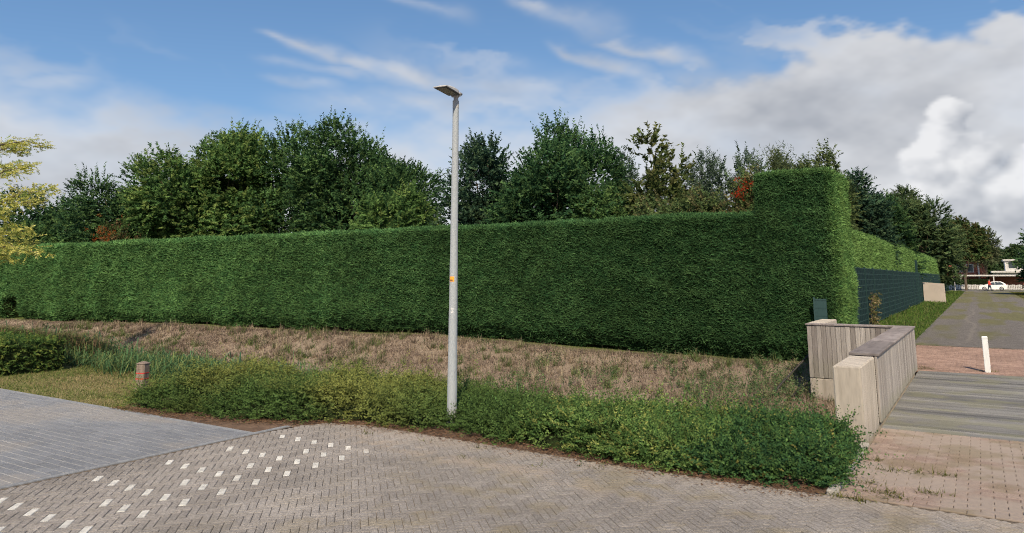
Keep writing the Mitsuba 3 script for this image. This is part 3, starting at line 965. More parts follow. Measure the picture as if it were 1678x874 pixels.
def dirs(n, lean=.5, bias=(0, 0)):
    d = gr.normal(size=(n, 3)) * [lean, lean, 0] + [bias[0], bias[1], 1.0]
    return unit(d)


def palette(n, cols, w=None, sd=.18):
    cols = np.asarray(cols)
    i = gr.choice(len(cols), n, p=w)
    return cols[i] * np.clip(gr.normal(1, sd, (n, 1)), .5, 1.6)


# dry grass on the bank
n = 190000
x = -52 + 50.4 * gr.beta(1.45, .95, n)
y = gr.uniform(14.8, 21.2, n)
k = x < -1.8
x, y = x[k], y[k]
P = np.stack([x, y, ground_z(x, y)], -1)
den = nz(P, 1.7, 51, 3)
k = gr.uniform(size=len(x)) < sst(.28, .55, den) * .9 + .15
P, den = P[k], den[k]
n = len(P)
gg = sst(.52, .68, nz(P, .75, 55, 3)) * (.25 + .75 * sst(20.3, 17.6, P[:, 1])) + .45 * sst(18.6, 16.6, P[:, 1]) + .15 * sst(-12, -4, P[:, 0]) * sst(.48, .6, nz(P, 1.6, 57, 2))
isg = gr.uniform(size=n) < np.clip(gg * .95, 0, .88)
col = np.where(isg[:, None], palette(n, [(.075, .115, .032), (.11, .15, .05), (.055, .10, .035), (.13, .15, .06)]),
               palette(n, [(.35, .27, .205), (.255, .195, .16), (.42, .345, .27), (.195, .148, .13), (.29, .222, .19)]))
Lg = gr.uniform(.05, .17, n) * np.where(isg, 1.9, 1.0) * (.6 + .9 * nz(P, 1.1, 58, 2))
d = dirs(n, .75, (.05, -.35))
wv = np.clip(np.linalg.norm(P - CAM, axis=1) / 20, .8, 2.2)
VG = blade1(P - [0, 0, .01], d, gr.uniform(.009, .018, n) * wv, Lg, col)
m = 620
tx_, ty_ = -40 + 38 * gr.uniform(size=m), gr.uniform(16.2, 20.9, m)
i = np.repeat(np.arange(m), 26)
x, y = tx_[i] + gr.normal(0, .05, len(i)), ty_[i] + gr.normal(0, .05, len(i))
k = x < -3.7
x, y, i = x[k], y[k], i[k]
tone = palette(m, [(.46, .39, .28), (.36, .29, .21), (.24, .19, .15), (.14, .19, .07), (.18, .22, .09)], sd=.12)[i]
VT = blade1(np.stack([x, y, ground_z(x, y)], -1), dirs(len(x), .55, (.05, -.2)), gr.uniform(.010, .02, len(x)) * np.clip(np.hypot(x, y) / 22, .8, 1.8), gr.uniform(.16, .40, len(x)), tone * gr.uniform(.8, 1.2, (len(x), 1)))
V, F, C = cat([VG, VT])
stuff('dry_grass', (V, F), 'grass_blade', 'straw-coloured dry grass with green tufts on the bank below the hedge', 'grass', color=C)


# reeds in the ditch
def reeds(n, spots, hh, cols, w=(.016, .03), lean=.28, bend=.6, sd=.5):
    out = []
    spots = np.asarray(spots, float)
    i = gr.integers(len(spots), size=n)
    x = spots[i, 0] + gr.normal(0, 1, n) * spots[i, 2]
    y = spots[i, 1] + gr.normal(0, 1, n) * spots[i, 3]
    P = np.stack([x, y, ground_z(x, y)], -1)
    return blade_mesh(P, dirs(n, lean), gr.uniform(*w, n), gr.uniform(*hh, n), palette(n, cols), bend=bend)


sp = [(x, gr.uniform(12.4, 14.6), .55, .5) for x in np.arange(-27, -9.5, .55)] + [(x, gr.uniform(10.6, 12.2), .6, .5) for x in np.arange(-30, -15, .9)]
V, F, C = reeds(13000, sp, (1.15, 2.0), [(.10, .205, .10), (.14, .25, .125), (.08, .165, .09), (.19, .27, .11)], lean=.5, bend=.9)
stuff('reed_bed', (V, F), 'grass_blade', 'green reeds and sedge growing along the ditch bottom', 'reeds', color=C)
sp = [(x, gr.uniform(9.4, 11.0), .5, .35) for x in np.arange(-23, -13.2, .5)]
V1 = reeds(9000, sp, (.45, 1.0), [(.10, .195, .085), (.13, .23, .10), (.20, .24, .09), (.075, .145, .07)], w=(.012, .024), lean=.55, bend=.95)
sp = [(x, gr.uniform(9.3, 10.3), .6, .3) for x in np.arange(-27.5, -19.4, .45)]
V2_ = reeds(17000, sp, (.85, 1.5), [(.11, .155, .055), (.18, .165, .08), (.09, .13, .05), (.24, .17, .11)], w=(.012, .026), lean=.32)
sp = [(x, gr.uniform(9.85, 10.35), .22, .12) for x in np.r_[np.arange(-12.5, -6.6, .45), np.arange(-5.6, -2, .7)]]
V3_ = reeds(3800, sp, (.40, .85), [(.10, .17, .06), (.14, .21, .07), (.07, .14, .055), (.20, .19, .09)], w=(.007, .014), lean=.4)
V, F, C = cat([V1, V2_, V3_])
stuff('tall_weeds', (V, F), 'grass_blade', 'tall rank weeds and grasses behind the clipped bush and the low shrubs', 'weeds', color=C)

# lawn at the left
n = 70000
x, y = scatter(n, -22, -11.3, 6.60, 9.6)
k = (y < 6.75 + (-(x + 11.0)) * .95)
x, y = x[k], y[k]
P = np.stack([x, y, ground_z(x, y)], -1)
n = len(P)
dryk = sst(.42, .60, nz(P, .9, 61, 3))
isdry = gr.uniform(size=n) < .12 + .6 * dryk
col = np.where(isdry[:, None], palette(n, [(.30, .24, .12), (.25, .21, .10), (.34, .28, .16)]), palette(n, [(.13, .175, .05), (.17, .20, .06), (.10, .15, .045)]))
V, F, C = blade1(P, dirs(n, .9), gr.uniform(.008, .016, n), gr.uniform(.035, .10, n), col)
lawn_base = sheet(Polygon([(-34, 6.61), (-11.2, 6.61), (-12.2, 7.9), (-13.2, 9.2), (-34, 9.4)]), -.035)
mat('lawn_soil', proc(lambda p, n, uv: mix((.12, .125, .045), (.25, .205, .11), fbm(p.x * 1.4, p.y * 1.4, 2.0, 4)) * (.7 + .6 * fbm(p.x * 30, p.y * 30, 1.0, 2))), .95, .1)
struct('lawn', lawn_base, 'lawn_soil', 'small parched lawn between the parking pavement and the bush')
stuff('lawn_grass', (V, F), 'grass_blade', 'short olive and straw grass on the small lawn', 'grass', color=C)

# street verge
n = 42000
x = gr.uniform(-3.9, -1.85, n)
y = 20.7 + 110 * gr.uniform(size=n) ** 2.2
k = ~((x < -3.1) & (y < 21.2))
x, y = x[k], y[k]
n = len(x)
edge = sst(-1.9, -2.5, x)
P = np.stack([x, y, ground_z(x, y)], -1)
kk = np.clip(y / 30, 1, 2.8)
V, F, C = blade_mesh(P, dirs(n, .45, (.15, 0)), gr.uniform(.010, .020, n) * kk, gr.uniform(.10, .42, n) * (.35 + .65 * edge) * (.5 + .9 * nz(P, .8, 71, 2)), palette(n, [(.085, .165, .035), (.12, .20, .05), (.065, .13, .03), (.19, .20, .09), (.15, .22, .05)]), bend=.4)
stuff('verge_grass', (V, F), 'grass_blade', 'lush green grass verge between the fence and the path', 'grass', color=C)
n = 16000
x = gr.uniform(3.6, 9, n)
y = 60 + 72 * gr.uniform(size=n)
P = np.stack([x, y, ground_z(x, y)], -1)
V, F, C = blade1(P, dirs(n, .6), gr.uniform(.03, .06, n), gr.uniform(.06, .16, n), palette(n, [(.15, .15, .05), (.19, .17, .065), (.11, .13, .04)]))
stuff('verge_grass', (V, F), 'grass_blade', 'olive grass on the right side of the far path', 'grass', color=C)


# twigs carrying leaves: the stuff of shrubs and crowns
def twig_leaves(rng, P, D, length, per, leaf, wide, cols, colw=None, up=.6, spread=.8, sd=.16, twig_sd=.16, droop=.12, tri=False, rough=.8):
    n = len(P)
    D = unit(D)
    t = np.tile(np.linspace(.08, 1.0, per), n) + rng.uniform(-.03, .03, n * per)
    i = np.repeat(np.arange(n), per)
    Li = np.asarray(length)[i]
    c = P[i] + D[i] * (t * Li)[:, None] - np.array([0, 0, 1.0]) * (droop * Li * t ** 2)[:, None]
    side = unit(np.cross(D, rnd(rng, n) * .6 + [0, 0, 1.0]))[i]
    sgn = np.where(np.tile(np.arange(per), n) % 2 == 0, 1.0, -1.0)[:, None]
    ax = D[i] * .55 + side * sgn * spread + rng.normal(size=(n * per, 3)) * .32
    nr = rnd(rng, n * per) * rough + np.array([.2 * up, -.55 * up, up * .8])
    size = rng.uniform(.7, 1.25, n * per) * (1.05 - .35 * t)
    cols = np.asarray(cols)
    tw = cols[rng.choice(len(cols), n, p=colw)] * np.clip(rng.normal(1, twig_sd, (n, 1)), .5, 1.6)
    col = tw[i] * np.clip(rng.normal(1, sd, (n * per, 1)), .5, 1.6)
    return leaf_mesh(c, ax, nr, leaf * size, wide * size, col, tri=tri)


# ------------------------------------------------------------------ ground-cover shrubs
sr = np.random.default_rng(41)
back = lambda x: np.interp(x, [-13.5, -12, -9, -6, -4, -2.5, -1.5], [8.8, 9.5, 9.9, 9.9, 9.9, 9.9, 9.9])
front = lambda x: np.interp(x, [-13.5, -12.3, -11, -9.5, -8.4, -7.6, -6, -4.5, -3, -1.5], [7.1, 6.75, 6.75, 6.95, 7.4, 7.85, 7.95, 7.85, 7.8, 7.8])
brg = np.random.default_rng(47)
BX = brg.uniform(-12.5, -2.4, 120)
BY = front(BX) + .22 + (back(BX) - front(BX) - .3) * brg.uniform(size=120) ** 1.1
BR = brg.uniform(.28, .66, 120)
BH = brg.uniform(.16, .46, 120) * (.60 + .46 * sst(-6.5, -10, BX)) * (.6 + .4 * sst(-12.2, -10.8, BX)) * (.75 + .5 * (BR - .28) / .38)


def shrub_height(x, y):
    h = np.zeros_like(x) + .03
    wx = x + (nz(np.stack([x, y, x * 0], -1), 2.2, 81, 2) - .5) * .35
    wy = y + (nz(np.stack([x, y, x * 0], -1), 2.2, 82, 2) - .5) * .35
    for bx_, by_, br_, bh_ in zip(BX, BY, BR, BH):
        d2 = ((wx - bx_) ** 2 + (wy - by_) ** 2) / br_ ** 2
        h = np.maximum(h, bh_ * np.sqrt(np.clip(1 - d2, 0, 1)))
    h = h * (.72 + .56 * nz(np.stack([x, y, x * 0], -1), 2.6, 83, 2)) + .05
    f, b = front(x), back(x)
    s = sst(-.10, .18, y - f + .18 * (nz(np.stack([x, y, x * 0], -1), 1.7, 86, 2) - .5)) * sst(.15, -.35, y - b)
    s = s * sst(.08, .34, np.hypot(x - LX, y - LY + .18))
    return h * s * sst(-11.9, -11.2, x - .35 * (y - 7))


def shrubbery(n, xa, xb, cols, w, per=14, leaf=.045, wide=.024, ln=(.16, .36), hf=shrub_height, yr=(6.8, 10.2), lift=1.0, up=.5):
    x = sr.uniform(xa, xb, n * 4)
    y = sr.uniform(*yr, n * 4)
    h = hf(x, y)
    gap_ = nz(np.stack([x, y, x * 0], -1), 3.6, 85, 2) + .35 * sr.uniform(size=len(x))
    k = np.nonzero((h > .045) & (gap_ > .50))[0][:n]
    x, y, h = x[k], y[k], h[k]
    n = len(k)
    z = ground_z(x, y) * 0 - .04 + h * (1 - .55 * sr.uniform(size=n) ** 1.6) * lift
    P = np.stack([x, y, z], -1)
    e = .06
    P[:, 2] += 0
    gx_, gy_ = (hf(x + e, y) - hf(x - e, y)) / (2 * e), (hf(x, y + e) - hf(x, y - e)) / (2 * e)
    N = unit(np.stack([-gx_, -gy_, np.ones(n)], -1))
    D = N * .55 + sr.normal(size=(n, 3)) * [.75, .75, .35] + [0, -.10, .12]
    Ln = sr.uniform(*ln, n)
    Ln[sr.uniform(size=n) < .10] *= sr.uniform(1.5, 2.3)
    return P, D, Ln


def shrub_core(xa, xb, yr, hf, step=.08, drop=.10):
    xs, ys = np.arange(xa, xb + step, step), np.arange(yr[0], yr[1] + step, step)
    V, F = grid_mesh(xs, ys, lambda X, Y: np.maximum(hf(X, Y) * .72 - drop, -.30) - .05)
    keep = (V[F][..., 2] > -.14).any(1)
    return V, F[keep]


yellowish = [(.17, .19, .035), (.13, .17, .035), (.22, .215, .05), (.085, .135, .03), (.06, .11, .028)]
P, D, Ln = shrubbery(8200, -13.3, -5.0, None, None, ln=(.14, .38))
wt = np.clip(sst(-6.0, -8.2, P[:, 0]) * sst(.35, .62, nz(P, .55, 91, 3) + .18 * sst(.1, .45, P[:, 2]) * 1.0), 0, 1)
V, F, C = twig_leaves(sr, P, D, Ln, 17, .050, .021, [(1, 1, 1)], up=.5, sd=.22, twig_sd=.28)
wl = np.repeat(wt, 17 * 4)[:, None]
dark = np.array([.105, .180, .056]) * (1 + 1.1 * (nz(V, 1.6, 93, 3)[:, None] - .5))
yel = np.array([.30, .33, .10])
gc = thing('ground_cover_shrub', 'broad low yellow-green shrub mass around the lamp post', 'shrub')
put('branches', shrub_core(-13.4, -5.0, (6.8, 10.2), shrub_height), 'core_dark', gc, smooth=True)
put('foliage', (V, F), 'leaf', gc, color=np.clip(C * (dark * (1 - wl) + yel * wl), 0, 1))

P, D, Ln = shrubbery(4300, -5.1, -2.7, None, None, ln=(.12, .32))
V, F, C = twig_leaves(sr, P, D, Ln, 18, .048, .021, [(.115, .198, .060), (.155, .235, .070), (.08, .155, .048), (.28, .315, .095)], [.38, .28, .20, .14], up=.5, twig_sd=.26)
gc2 = thing('ground_cover_shrub', 'mid green low shrubs between the lamp post and the dark bush', 'shrub')
put('branches', shrub_core(-5.08, -2.7, (6.8, 10.2), shrub_height), 'core_dark', gc2, smooth=True)
put('foliage', (V, F), 'leaf', gc2, color=C * (.5 + 1.0 * nz(V, 1.6, 94, 3)[:, None]))


def bush_height(x, y):
    m = nz(np.stack([x, y, x * 0], -1), 1.3, 87, 3)
    s = sst(7.66, 8.15, y) * sst(10.35, 9.8, y) * sst(-3.5, -2.6, x) * sst(-1.26, -1.60, x + .10 * (y - 8.5))
    return .64 * (-.10 + .42 * m + .30 * nz(np.stack([x, y, x * 0], -1), 3.0, 89, 2)) * s


P, D, Ln = shrubbery(5200, -3.3, -1.25, None, None, hf=bush_height, yr=(7.5, 10.4), ln=(.12, .32))
V, F, C = twig_leaves(sr, P, D, Ln, 15, .046, .026, [(.052, .118, .046), (.075, .155, .052), (.105, .185, .058), (.038, .088, .038), (.22, .22, .07)], [.3, .3, .22, .14, .04], up=.7)
gc3 = thing('cotoneaster_bush', 'dense dark green spreading bush at the foot of the concrete pier', 'bush')
put('branches', shrub_core(-3.4, -1.25, (7.5, 10.4), bush_height), 'core_dark', gc3, smooth=True)
put('foliage', (V, F), 'leaf', gc3, color=C * (.5 + 1.0 * nz(V, 1.8, 96, 3)[:, None]))

# weeds on the near bank and the right part of the far bank
n = 420
x = sr.uniform(-12, -3.4, n)
y = sr.uniform(9.9, 10.7, n)
P = np.stack([x, y, ground_z(x, y) + sr.uniform(.02, .22, n)], -1)
V1 = twig_leaves(sr, P, np.stack([sr.normal(0, .4, n), sr.normal(0, .4, n), np.ones(n)], -1), sr.uniform(.12, .3, n), 12, .055, .02, [(.075, .13, .035), (.11, .15, .05), (.05, .10, .03)])
n = 480
x = -15 + 13 * sr.beta(2.2, 1.0, n)
y = sr.uniform(15.2, 20.6, n)
spot = nz(np.stack([x, y, x * 0], -1), .9, 95, 2) > .50
x, y = x[spot], y[spot]
rep = 5
x, y = np.repeat(x, rep) + sr.normal(0, .10, len(x) * rep), np.repeat(y, rep) + sr.normal(0, .10, len(y) * rep)
n = len(x)
P = np.stack([x, y, ground_z(x, y)], -1)
V2_ = twig_leaves(sr, P, np.stack([sr.normal(0, .35, n), sr.normal(0, .35, n), np.ones(n)], -1), sr.uniform(.18, .55, n), 12, .075, .028, [(.10, .17, .07), (.145, .205, .10), (.08, .145, .06), (.20, .21, .11)])
V, F, C = cat([V1, V2_])
stuff('bank_weeds', (V, F), 'leaf', 'scattered green leafy weeds on the ditch banks beside the bridge', 'weeds', color=C)

# small weeds and litter in the paving joints
pts = [(-1.15, 9.3), (-1.0, 8.9), (-.75, 8.95), (-.45, 9.0), (-1.1, 8.25), (-.9, 8.0), (-.8, 7.85), (-.55, 8.2), (-1.25, 7.62), (-1.12, 7.58), (-.95, 7.95), (-1.27, 18.9), (-1.1, 19.0), (-1.2, 19.3), (.1, 19.2), (-.15, 19.15),
       (-5.1, 6.95), (-4.2, 7.05), (-6.9, 7.3), (-5.9, 7.35), (-3.6, 7.35), (-5.2, 7.45)]
ms = []
for (px, py) in pts:
    n = 70 if px > -2 else 22
    x, y = px + sr.normal(0, .07, n), py + sr.normal(0, .035, n)
    P = np.stack([x, y, np.zeros(n) - .01], -1)
    d = unit(sr.normal(size=(n, 3)) * [1, 1, .2] + [0, 0, .45])
    ms.append(blade1(P, d, sr.uniform(.006, .012, n), sr.uniform(.03, .13, n), np.array([(.10, .12, .035)]) * sr.uniform(.6, 1.7, (n, 1)) * [1.15, 1, 1]))
V, F, C = cat(ms)
stuff('paving_weeds', (V, F), 'grass_blade', 'small tufts of weed growing in the paving joints', 'weeds', color=C)

# debris and dry litter under the shrubs' front edge
n = 9000
x = sr.uniform(-11.6, -1.4, n)
y = front(x) + sr.normal(-.10, .16, n)
P = np.stack([x, y, np.full(n, .004)], -1)
k = (y < front(x) + .3) & (y > 7.0 - .5 * (x < -8.2))
P = P[k]
n = len(P)
V, F, C = leaf_mesh(P + [0, 0, .002], sr.normal(size=(n, 3)) * [1, 1, .15], rnd(sr, n) * .4 + [0, 0, 1], sr.uniform(.015, .05, n), sr.uniform(.006, .018, n), np.array([(.20, .12, .075)]) * sr.uniform(.45, 1.7, (n, 1)))
stuff('leaf_litter', (V, F), 'leaf', 'brown dead leaves and twigs along the front edge of the shrubs', 'leaf litter', color=C)
struct('soil', grid_mesh(np.arange(-11.4, -1.3, .2), np.linspace(0, 1, 9), lambda X, Y: X * 0), 'ground_mat', 'dark bare soil strip along the front edge of the shrubs', smooth=True)
del scene['soil'], labels['soil']
xs = np.arange(-11.6, -1.35, .15)
V = np.array([(x_, y_, z_) for x_ in xs for y_, z_ in ((float(np.interp(x_, [-11.6, -8.2, -8.0, -1.3], [6.6, 6.6, 7.3, 7.3])), -.052), (float(front(np.array(x_))) + .1, -.012), (9.3, -.02))])
i = (np.arange(len(xs) - 1)[:, None] * 3 + np.arange(2)[None]).ravel()
struct('soil', (V, np.stack([i, i + 3, i + 4, i + 1], -1)), 'ground_mat', 'dark bare soil strip under the shrubs')

# clipped bush at the left
cb = thing('clipped_bush', 'low square-clipped leafy bush at the left edge by the lawn', 'bush')
V, F = hedge_box(-26, -17.45, 4.6, 8.75, -.05, .66, .12, r=.14, amp=.07, seed=15)
F = tri(V, F)
put('branches', (V - np.array([.05, 0, .05]), F), 'core_dark', cb, smooth=True)
c3 = V[F].mean(1)
nr = unit(np.cross(V[F[:, 1]] - V[F[:, 0]], V[F[:, 2]] - V[F[:, 0]]))
P, N = sample_tris(sr, V, F, 6000, np.clip(nr[:, 0], 0, 1) * 1.5 + np.clip(nr[:, 2], 0, 1) * np.where(c3[:, 0] > -23, 1, .2) + .05)
D = N * .6 + sr.normal(size=P.shape) * .6 + [0, 0, .1]
V, F, C = twig_leaves(sr, P - N * .08, D, sr.uniform(.10, .22, len(P)), 11, .062, .036, [(.090, .160, .045), (.125, .200, .055), (.065, .12, .04), (.18, .225, .06)], tri=True)
put('foliage', (V, F), 'leaf', cb, color=C)


# ------------------------------------------------------------------ trees
def limbs(rng, base, top_z, lobes, r0, n=5):
    x, y, z = base
    ms = [tube([(x, y, z - .2), (x + rng.normal(0, .1), y + rng.normal(0, .1), z + (top_z - z) * .35), (x + rng.normal(0, .25), y + rng.normal(0, .25), z + (top_z - z) * .72)], [r0, r0 * .75, r0 * .3], 8)]
    for (cx, cy, cz, rx, ry, rz) in lobes[:n]:
        h = min(max(z + (cz - z) * rng.uniform(.35, .6), z + .5), top_z)
        p0 = np.array([x, y, h])
        p2 = np.array([cx, cy, cz + rz * .3])
        p1 = (p0 + p2) / 2 + rng.normal(0, .15, 3) + [0, 0, .1]
        ms.append(tube([p0, p1, p2], [r0 * .42, r0 * .25, r0 * .07], 6))
    return join(ms)


def tree(name, label, x, y, w, top, cols, colw=None, z0=.9, seed=0, n_twig=2400, per=13, mult=2.1, leaf=.13, wide=.075, dens=.5, twig=(.35, .8), nl=19, depth=None, spikes=0, layered=0.0, group=None, shape='round', hang=0.0, cat_='tree', r0=None, gap=.36, lmat='leaf', bottom=None):
    rng = np.random.default_rng(seed + 100)
    n_twig = int(n_twig * mult)
    leaf, wide = leaf * 1.22, wide * 1.42
    t = thing(name, label, cat_, group)
    rx = w / 2
    ry = (depth or w) / 2
    H = top - z0
    lobes = []
    for k in range(nl):
        f = (k + .5) / nl
        zz = z0 + H * (.10 + .84 * (f ** .8 if shape == 'round' else f))
        prof = {'round': max(.66, math.sin(PI * min(max(.12 + .80 * f, 0), 1)) ** .45), 'cone': (1.02 - f) ** .7, 'column': .9 * (1 - f ** 4) + .1, 'vase': .45 + .55 * math.sin(PI * (.15 + .7 * f)) ** .8}[shape]
        a = rng.uniform(0, 2 * PI) + k * 2.4
        rad = rng.uniform(.40, .84)
        lr = rng.uniform(.30, .48)
        lobes.append((x + rx * prof * rad * math.cos(a), y + ry * prof * rad * math.sin(a), zz, rx * lr * (.45 + .6 * prof), ry * lr * (.45 + .6 * prof), min(H * rng.uniform(.13, .22), rx * .75)))
    lobes.append((x, y, z0 + H * .45, rx * .66, ry * .66, H * .40))
    Lb_ = np.array(lobes)
    # lift so that the highest lobe reaches the top
    Lb_[:, 2] += top - twig[1] * .5 - (Lb_[:, 2] + Lb_[:, 5]).max()
    ar = Lb_[:, 3] * Lb_[:, 5]
    i = rng.choice(len(Lb_), n_twig * 3, p=ar / ar.sum())
    dv = rnd(rng, len(i))
    rad = 1 - .42 * rng.uniform(size=len(i)) ** 1.8
    P = Lb_[i, :3] + dv * Lb_[i, 3:6] * rad[:, None]
    inside = np.zeros(len(P))
    for L in Lb_:
        inside = np.maximum(inside, 1 - np.linalg.norm((P - L[:3]) / L[3:6], axis=1))
    keep = (inside < .58) & (nz(P, .85 if leaf < .2 else .5, seed, 3) > gap + .10 * rng.uniform(size=len(P)) - .05) & (P[:, 2] > (bottom if bottom is not None else .4))
    idx = np.nonzero(keep)[0][:n_twig]
    P, dv = P[idx], dv[idx]
    out = unit(P - np.array([x, y, z0 + H * .4]))
    D = dv * .7 + out * .5 + rng.normal(size=P.shape) * .45 + [0, 0, .28 - hang]
    D[:, 2] *= (1 - .75 * layered)
    Ln = rng.uniform(*twig, len(P))
    if spikes:
        k = np.argsort(-P[:, 2] + rng.uniform(0, H * .35, len(P)))[:spikes]
        D[k] = np.c_[rng.normal(0, .28, (spikes, 2)), np.ones(spikes)]
        Ln[k] = rng.uniform(.7, 1.25, spikes) * twig[1] * 1.25
    # colour: each bough has its own tone
    V, F, C = twig_leaves(rng, P, D, Ln, per, leaf, wide, cols, colw, up=.5 + layered, droop=.10 + hang, tri=True, rough=.62)
    bough = np.repeat(.66 + .68 * nz(P, .75, seed + 3, 2), per * 3)[:, None]
    put('trunk', limbs(rng, (x, y, -.05), Lb_[:, 2].max(), [tuple(l) for l in Lb_], r0 or max(.07, w * .022), n=len(Lb_)), 'bark', t)
    put('crown', (V, F), lmat, t, color=np.clip(C * bough, 0, 1))
    return t, rng


DK = [(.044, .098, .042), (.068, .134, .052), (.105, .180, .064), (.032, .072, .036)]
MD = [(.064, .134, .050), (.090, .172, .060), (.130, .212, .070), (.046, .10, .042)]
LT = [(.100, .188, .060), (.140, .238, .072), (.070, .144, .050), (.185, .260, .080)]
BL = [(.038, .080, .052), (.058, .110, .064), (.088, .146, .078), (.028, .060, .042)]
OL = [(.11, .165, .065), (.15, .20, .078), (.085, .135, .055), (.17, .165, .08)]
tree('broadleaf_tree', 'round dark tree behind the yellow-leaved tree at the far left', -64.5, 30, 11.5, 9.4, DK, seed=1, n_twig=2600, leaf=.20, wide=.11, twig=(.5, 1.0), spikes=40)
tree('broadleaf_tree', 'low dark green tree left of the orange-berried bush', -56, 26.5, 6.0, 7.0, MD, seed=20, n_twig=1200, leaf=.17, wide=.10, twig=(.4, .9))
tree('broadleaf_tree', 'dark green tree with layered sprays, second from the left behind the hedge', -48.0, 27, 8.2, 9.0, DK, seed=2, n_twig=2600, leaf=.15, wide=.085, layered=.55, spikes=50)
tree('broadleaf_tree', 'dark layered tree just left of the tall light green tree', -44.8, 27.5, 6.6, 10.2, DK, [.25, .35, .3, .1], seed=3, n_twig=2600, leaf=.15, wide=.085, layered=.5, spikes=50)
tree('broadleaf_tree', 'tall light yellow-green tree with an open top at the left', -38.0, 26.5, 7.8, 11.7, LT, seed=4, n_twig=4000, leaf=.16, wide=.10, spikes=40, gap=.43, shape='vase', twig=(.4, .9), bottom=2.5)
tree('broadleaf_tree', 'mid green tree between the tall light tree and the wide dark tree', -34.3, 29, 5.4, 11.2, MD, seed=5, n_twig=2400, leaf=.15, wide=.09, spikes=45)
tree('broadleaf_tree', 'wide dark green tree left of the lamp post', -26.1, 27, 8.2, 10.3, [(.050, .110, .044), (.074, .150, .056), (.112, .195, .068), (.036, .080, .036)], seed=6, n_twig=4400, leaf=.13, wide=.08, spikes=70)
tree('broadleaf_tree', 'light green shrubby tree with lower leaves just left of the lamp post', -21.9, 24.6, 4.2, 6.3, LT, [.35, .25, .3, .1], seed=7, n_twig=1700, leaf=.13, wide=.085, z0=1.5)
tree('broadleaf_tree', 'dark bluish tree right behind the lamp post', -17.9, 26.5, 4.4, 8.5, BL, seed=8, n_twig=2300, leaf=.12, wide=.075, gap=.40)
tree('broadleaf_tree', 'dense dark tree with upright shoots right of the lamp post', -13.8, 25.8, 5.6, 8.6, [(.040, .098, .046), (.062, .134, .056), (.096, .180, .068)], seed=9, n_twig=3600, leaf=.12, wide=.07, spikes=90)
for k, (x_, y_, w_, t_) in enumerate([(-17.8, 42, 4.4, 9.9), (-13.8, 43, 4.4, 9.7), (-11.2, 42.5, 4.6, 10.0), (-8.8, 41, 3.0, 8.9)]):
    tree('poplar_tree', ['grey-green upright tree behind the dense dark tree', 'grey-green upright tree behind the sparse pale tree', 'tallest grey-green upright tree right of the sparse pale tree', 'narrow grey-green upright tree left of the hedge corner block'][k], x_, y_, w_, t_,
         [(.092, .140, .094), (.118, .170, .112), (.068, .108, .075)], seed=10 + k, n_twig=1000, leaf=.16, wide=.07, shape='column', spikes=120, nl=12)
t, rng_ = tree('broadleaf_tree', 'sparse pale tree showing its branches in the middle right', -10.1, 26.5, 3.0, 8.0, [(.10, .135, .045), (.075, .11, .04), (.14, .155, .06)], seed=15, mult=1.0, n_twig=520, leaf=.15, wide=.095, gap=.47, nl=10, shape='vase', r0=.075, bottom=3.0)
tree('leafy_shrub', 'olive twiggy shrub above the hedge below the sparse tree', -9.0, 24.4, 2.6, 5.4, OL, seed=16, n_twig=850, leaf=.11, wide=.06, z0=2.0, cat_='shrub', gap=.40)
tree('leafy_shrub', 'olive twiggy shrub above the hedge left of the red-berried bush', -7.3, 24.3, 2.2, 5.1, OL, seed=17, n_twig=700, leaf=.11, wide=.06, z0=2.0, cat_='shrub', gap=.40)
tree('broadleaf_tree', 'mid green bushy tree low between the dense dark tree and the sparse one', -11.9, 25, 2.6, 5.6, MD, seed=18, n_twig=1000, leaf=.12, wide=.07, z0=1.5)
rw, rrng = tree('rowan_bush', 'bush hung with red berries left of the hedge corner block', -6.15, 24.3, 1.2, 5.7, [(.10, .165, .06), (.13, .18, .065), (.17, .15, .07)], seed=19, n_twig=420, leaf=.11, wide=.05, z0=2.6, cat_='bush', r0=.05)


def berries(rng, n_cl, cx, cy, cz, sx, sz, col, parent):
    for _ in range(n_cl):
        p = np.array([cx + rng.normal(0, sx), cy - .35 + rng.normal(0, .22), cz + rng.normal(0, sz)])
        m = 16
        q_ = p + rng.normal(0, .055, (m, 3))
        V, F, C = leaf_mesh(q_, rnd(rng, m), rnd(rng, m), np.full(m, .055), np.full(m, .05), np.array([col]) * rng.uniform(.6, 1.25, (m, 1)))
        put('berry_cluster', (V, F), 'leaf', parent, color=C)


berries(rrng, 15, -6.2, 24.0, 4.85, .17, .36, (.34, .045, .022), rw)
rw2, rrng = tree('rowan_bush', 'small bush with orange berries peeping over the hedge at the left', -43.6, 24.0, 3.0, 5.5, [(.085, .14, .05), (.12, .16, .06), (.19, .13, .07)], seed=23, n_twig=600, leaf=.12, wide=.06, z0=2.4, cat_='bush', r0=.05)
berries(rrng, 30, -43.4, 23.4, 4.5, .75, .35, (.40, .10, .03), rw2)
tree('bamboo_clump', 'wispy pale shoots rising behind the hedge corner block', -5.3, 24.9, .9, 6.1, [(.09, .12, .05), (.12, .15, .07)], seed=24, n_twig=110, leaf=.14, wide=.028, z0=4.4, cat_='bamboo', spikes=60, r0=.03, bottom=4.4)
tree('broadleaf_tree', 'olive green tree standing behind the hedge corner block', -6.3, 37, 3.0, 8.2, [(.10, .145, .058), (.135, .175, .068), (.072, .108, .048)], seed=25, n_twig=1700, leaf=.14, wide=.07, spikes=60)
tree('broadleaf_tree', 'dark tree right of the hedge corner block behind the street hedge', -6.3, 50, 3.6, 9.0, BL, seed=26, n_twig=2000, leaf=.15, wide=.085, layered=.4)
tree('broadleaf_tree', 'dark green tree with a rusty patch behind the street hedge', -6.6, 68, 4.6, 9.0, DK, seed=27, n_twig=1500, leaf=.20, wide=.11, twig=(.5, 1))
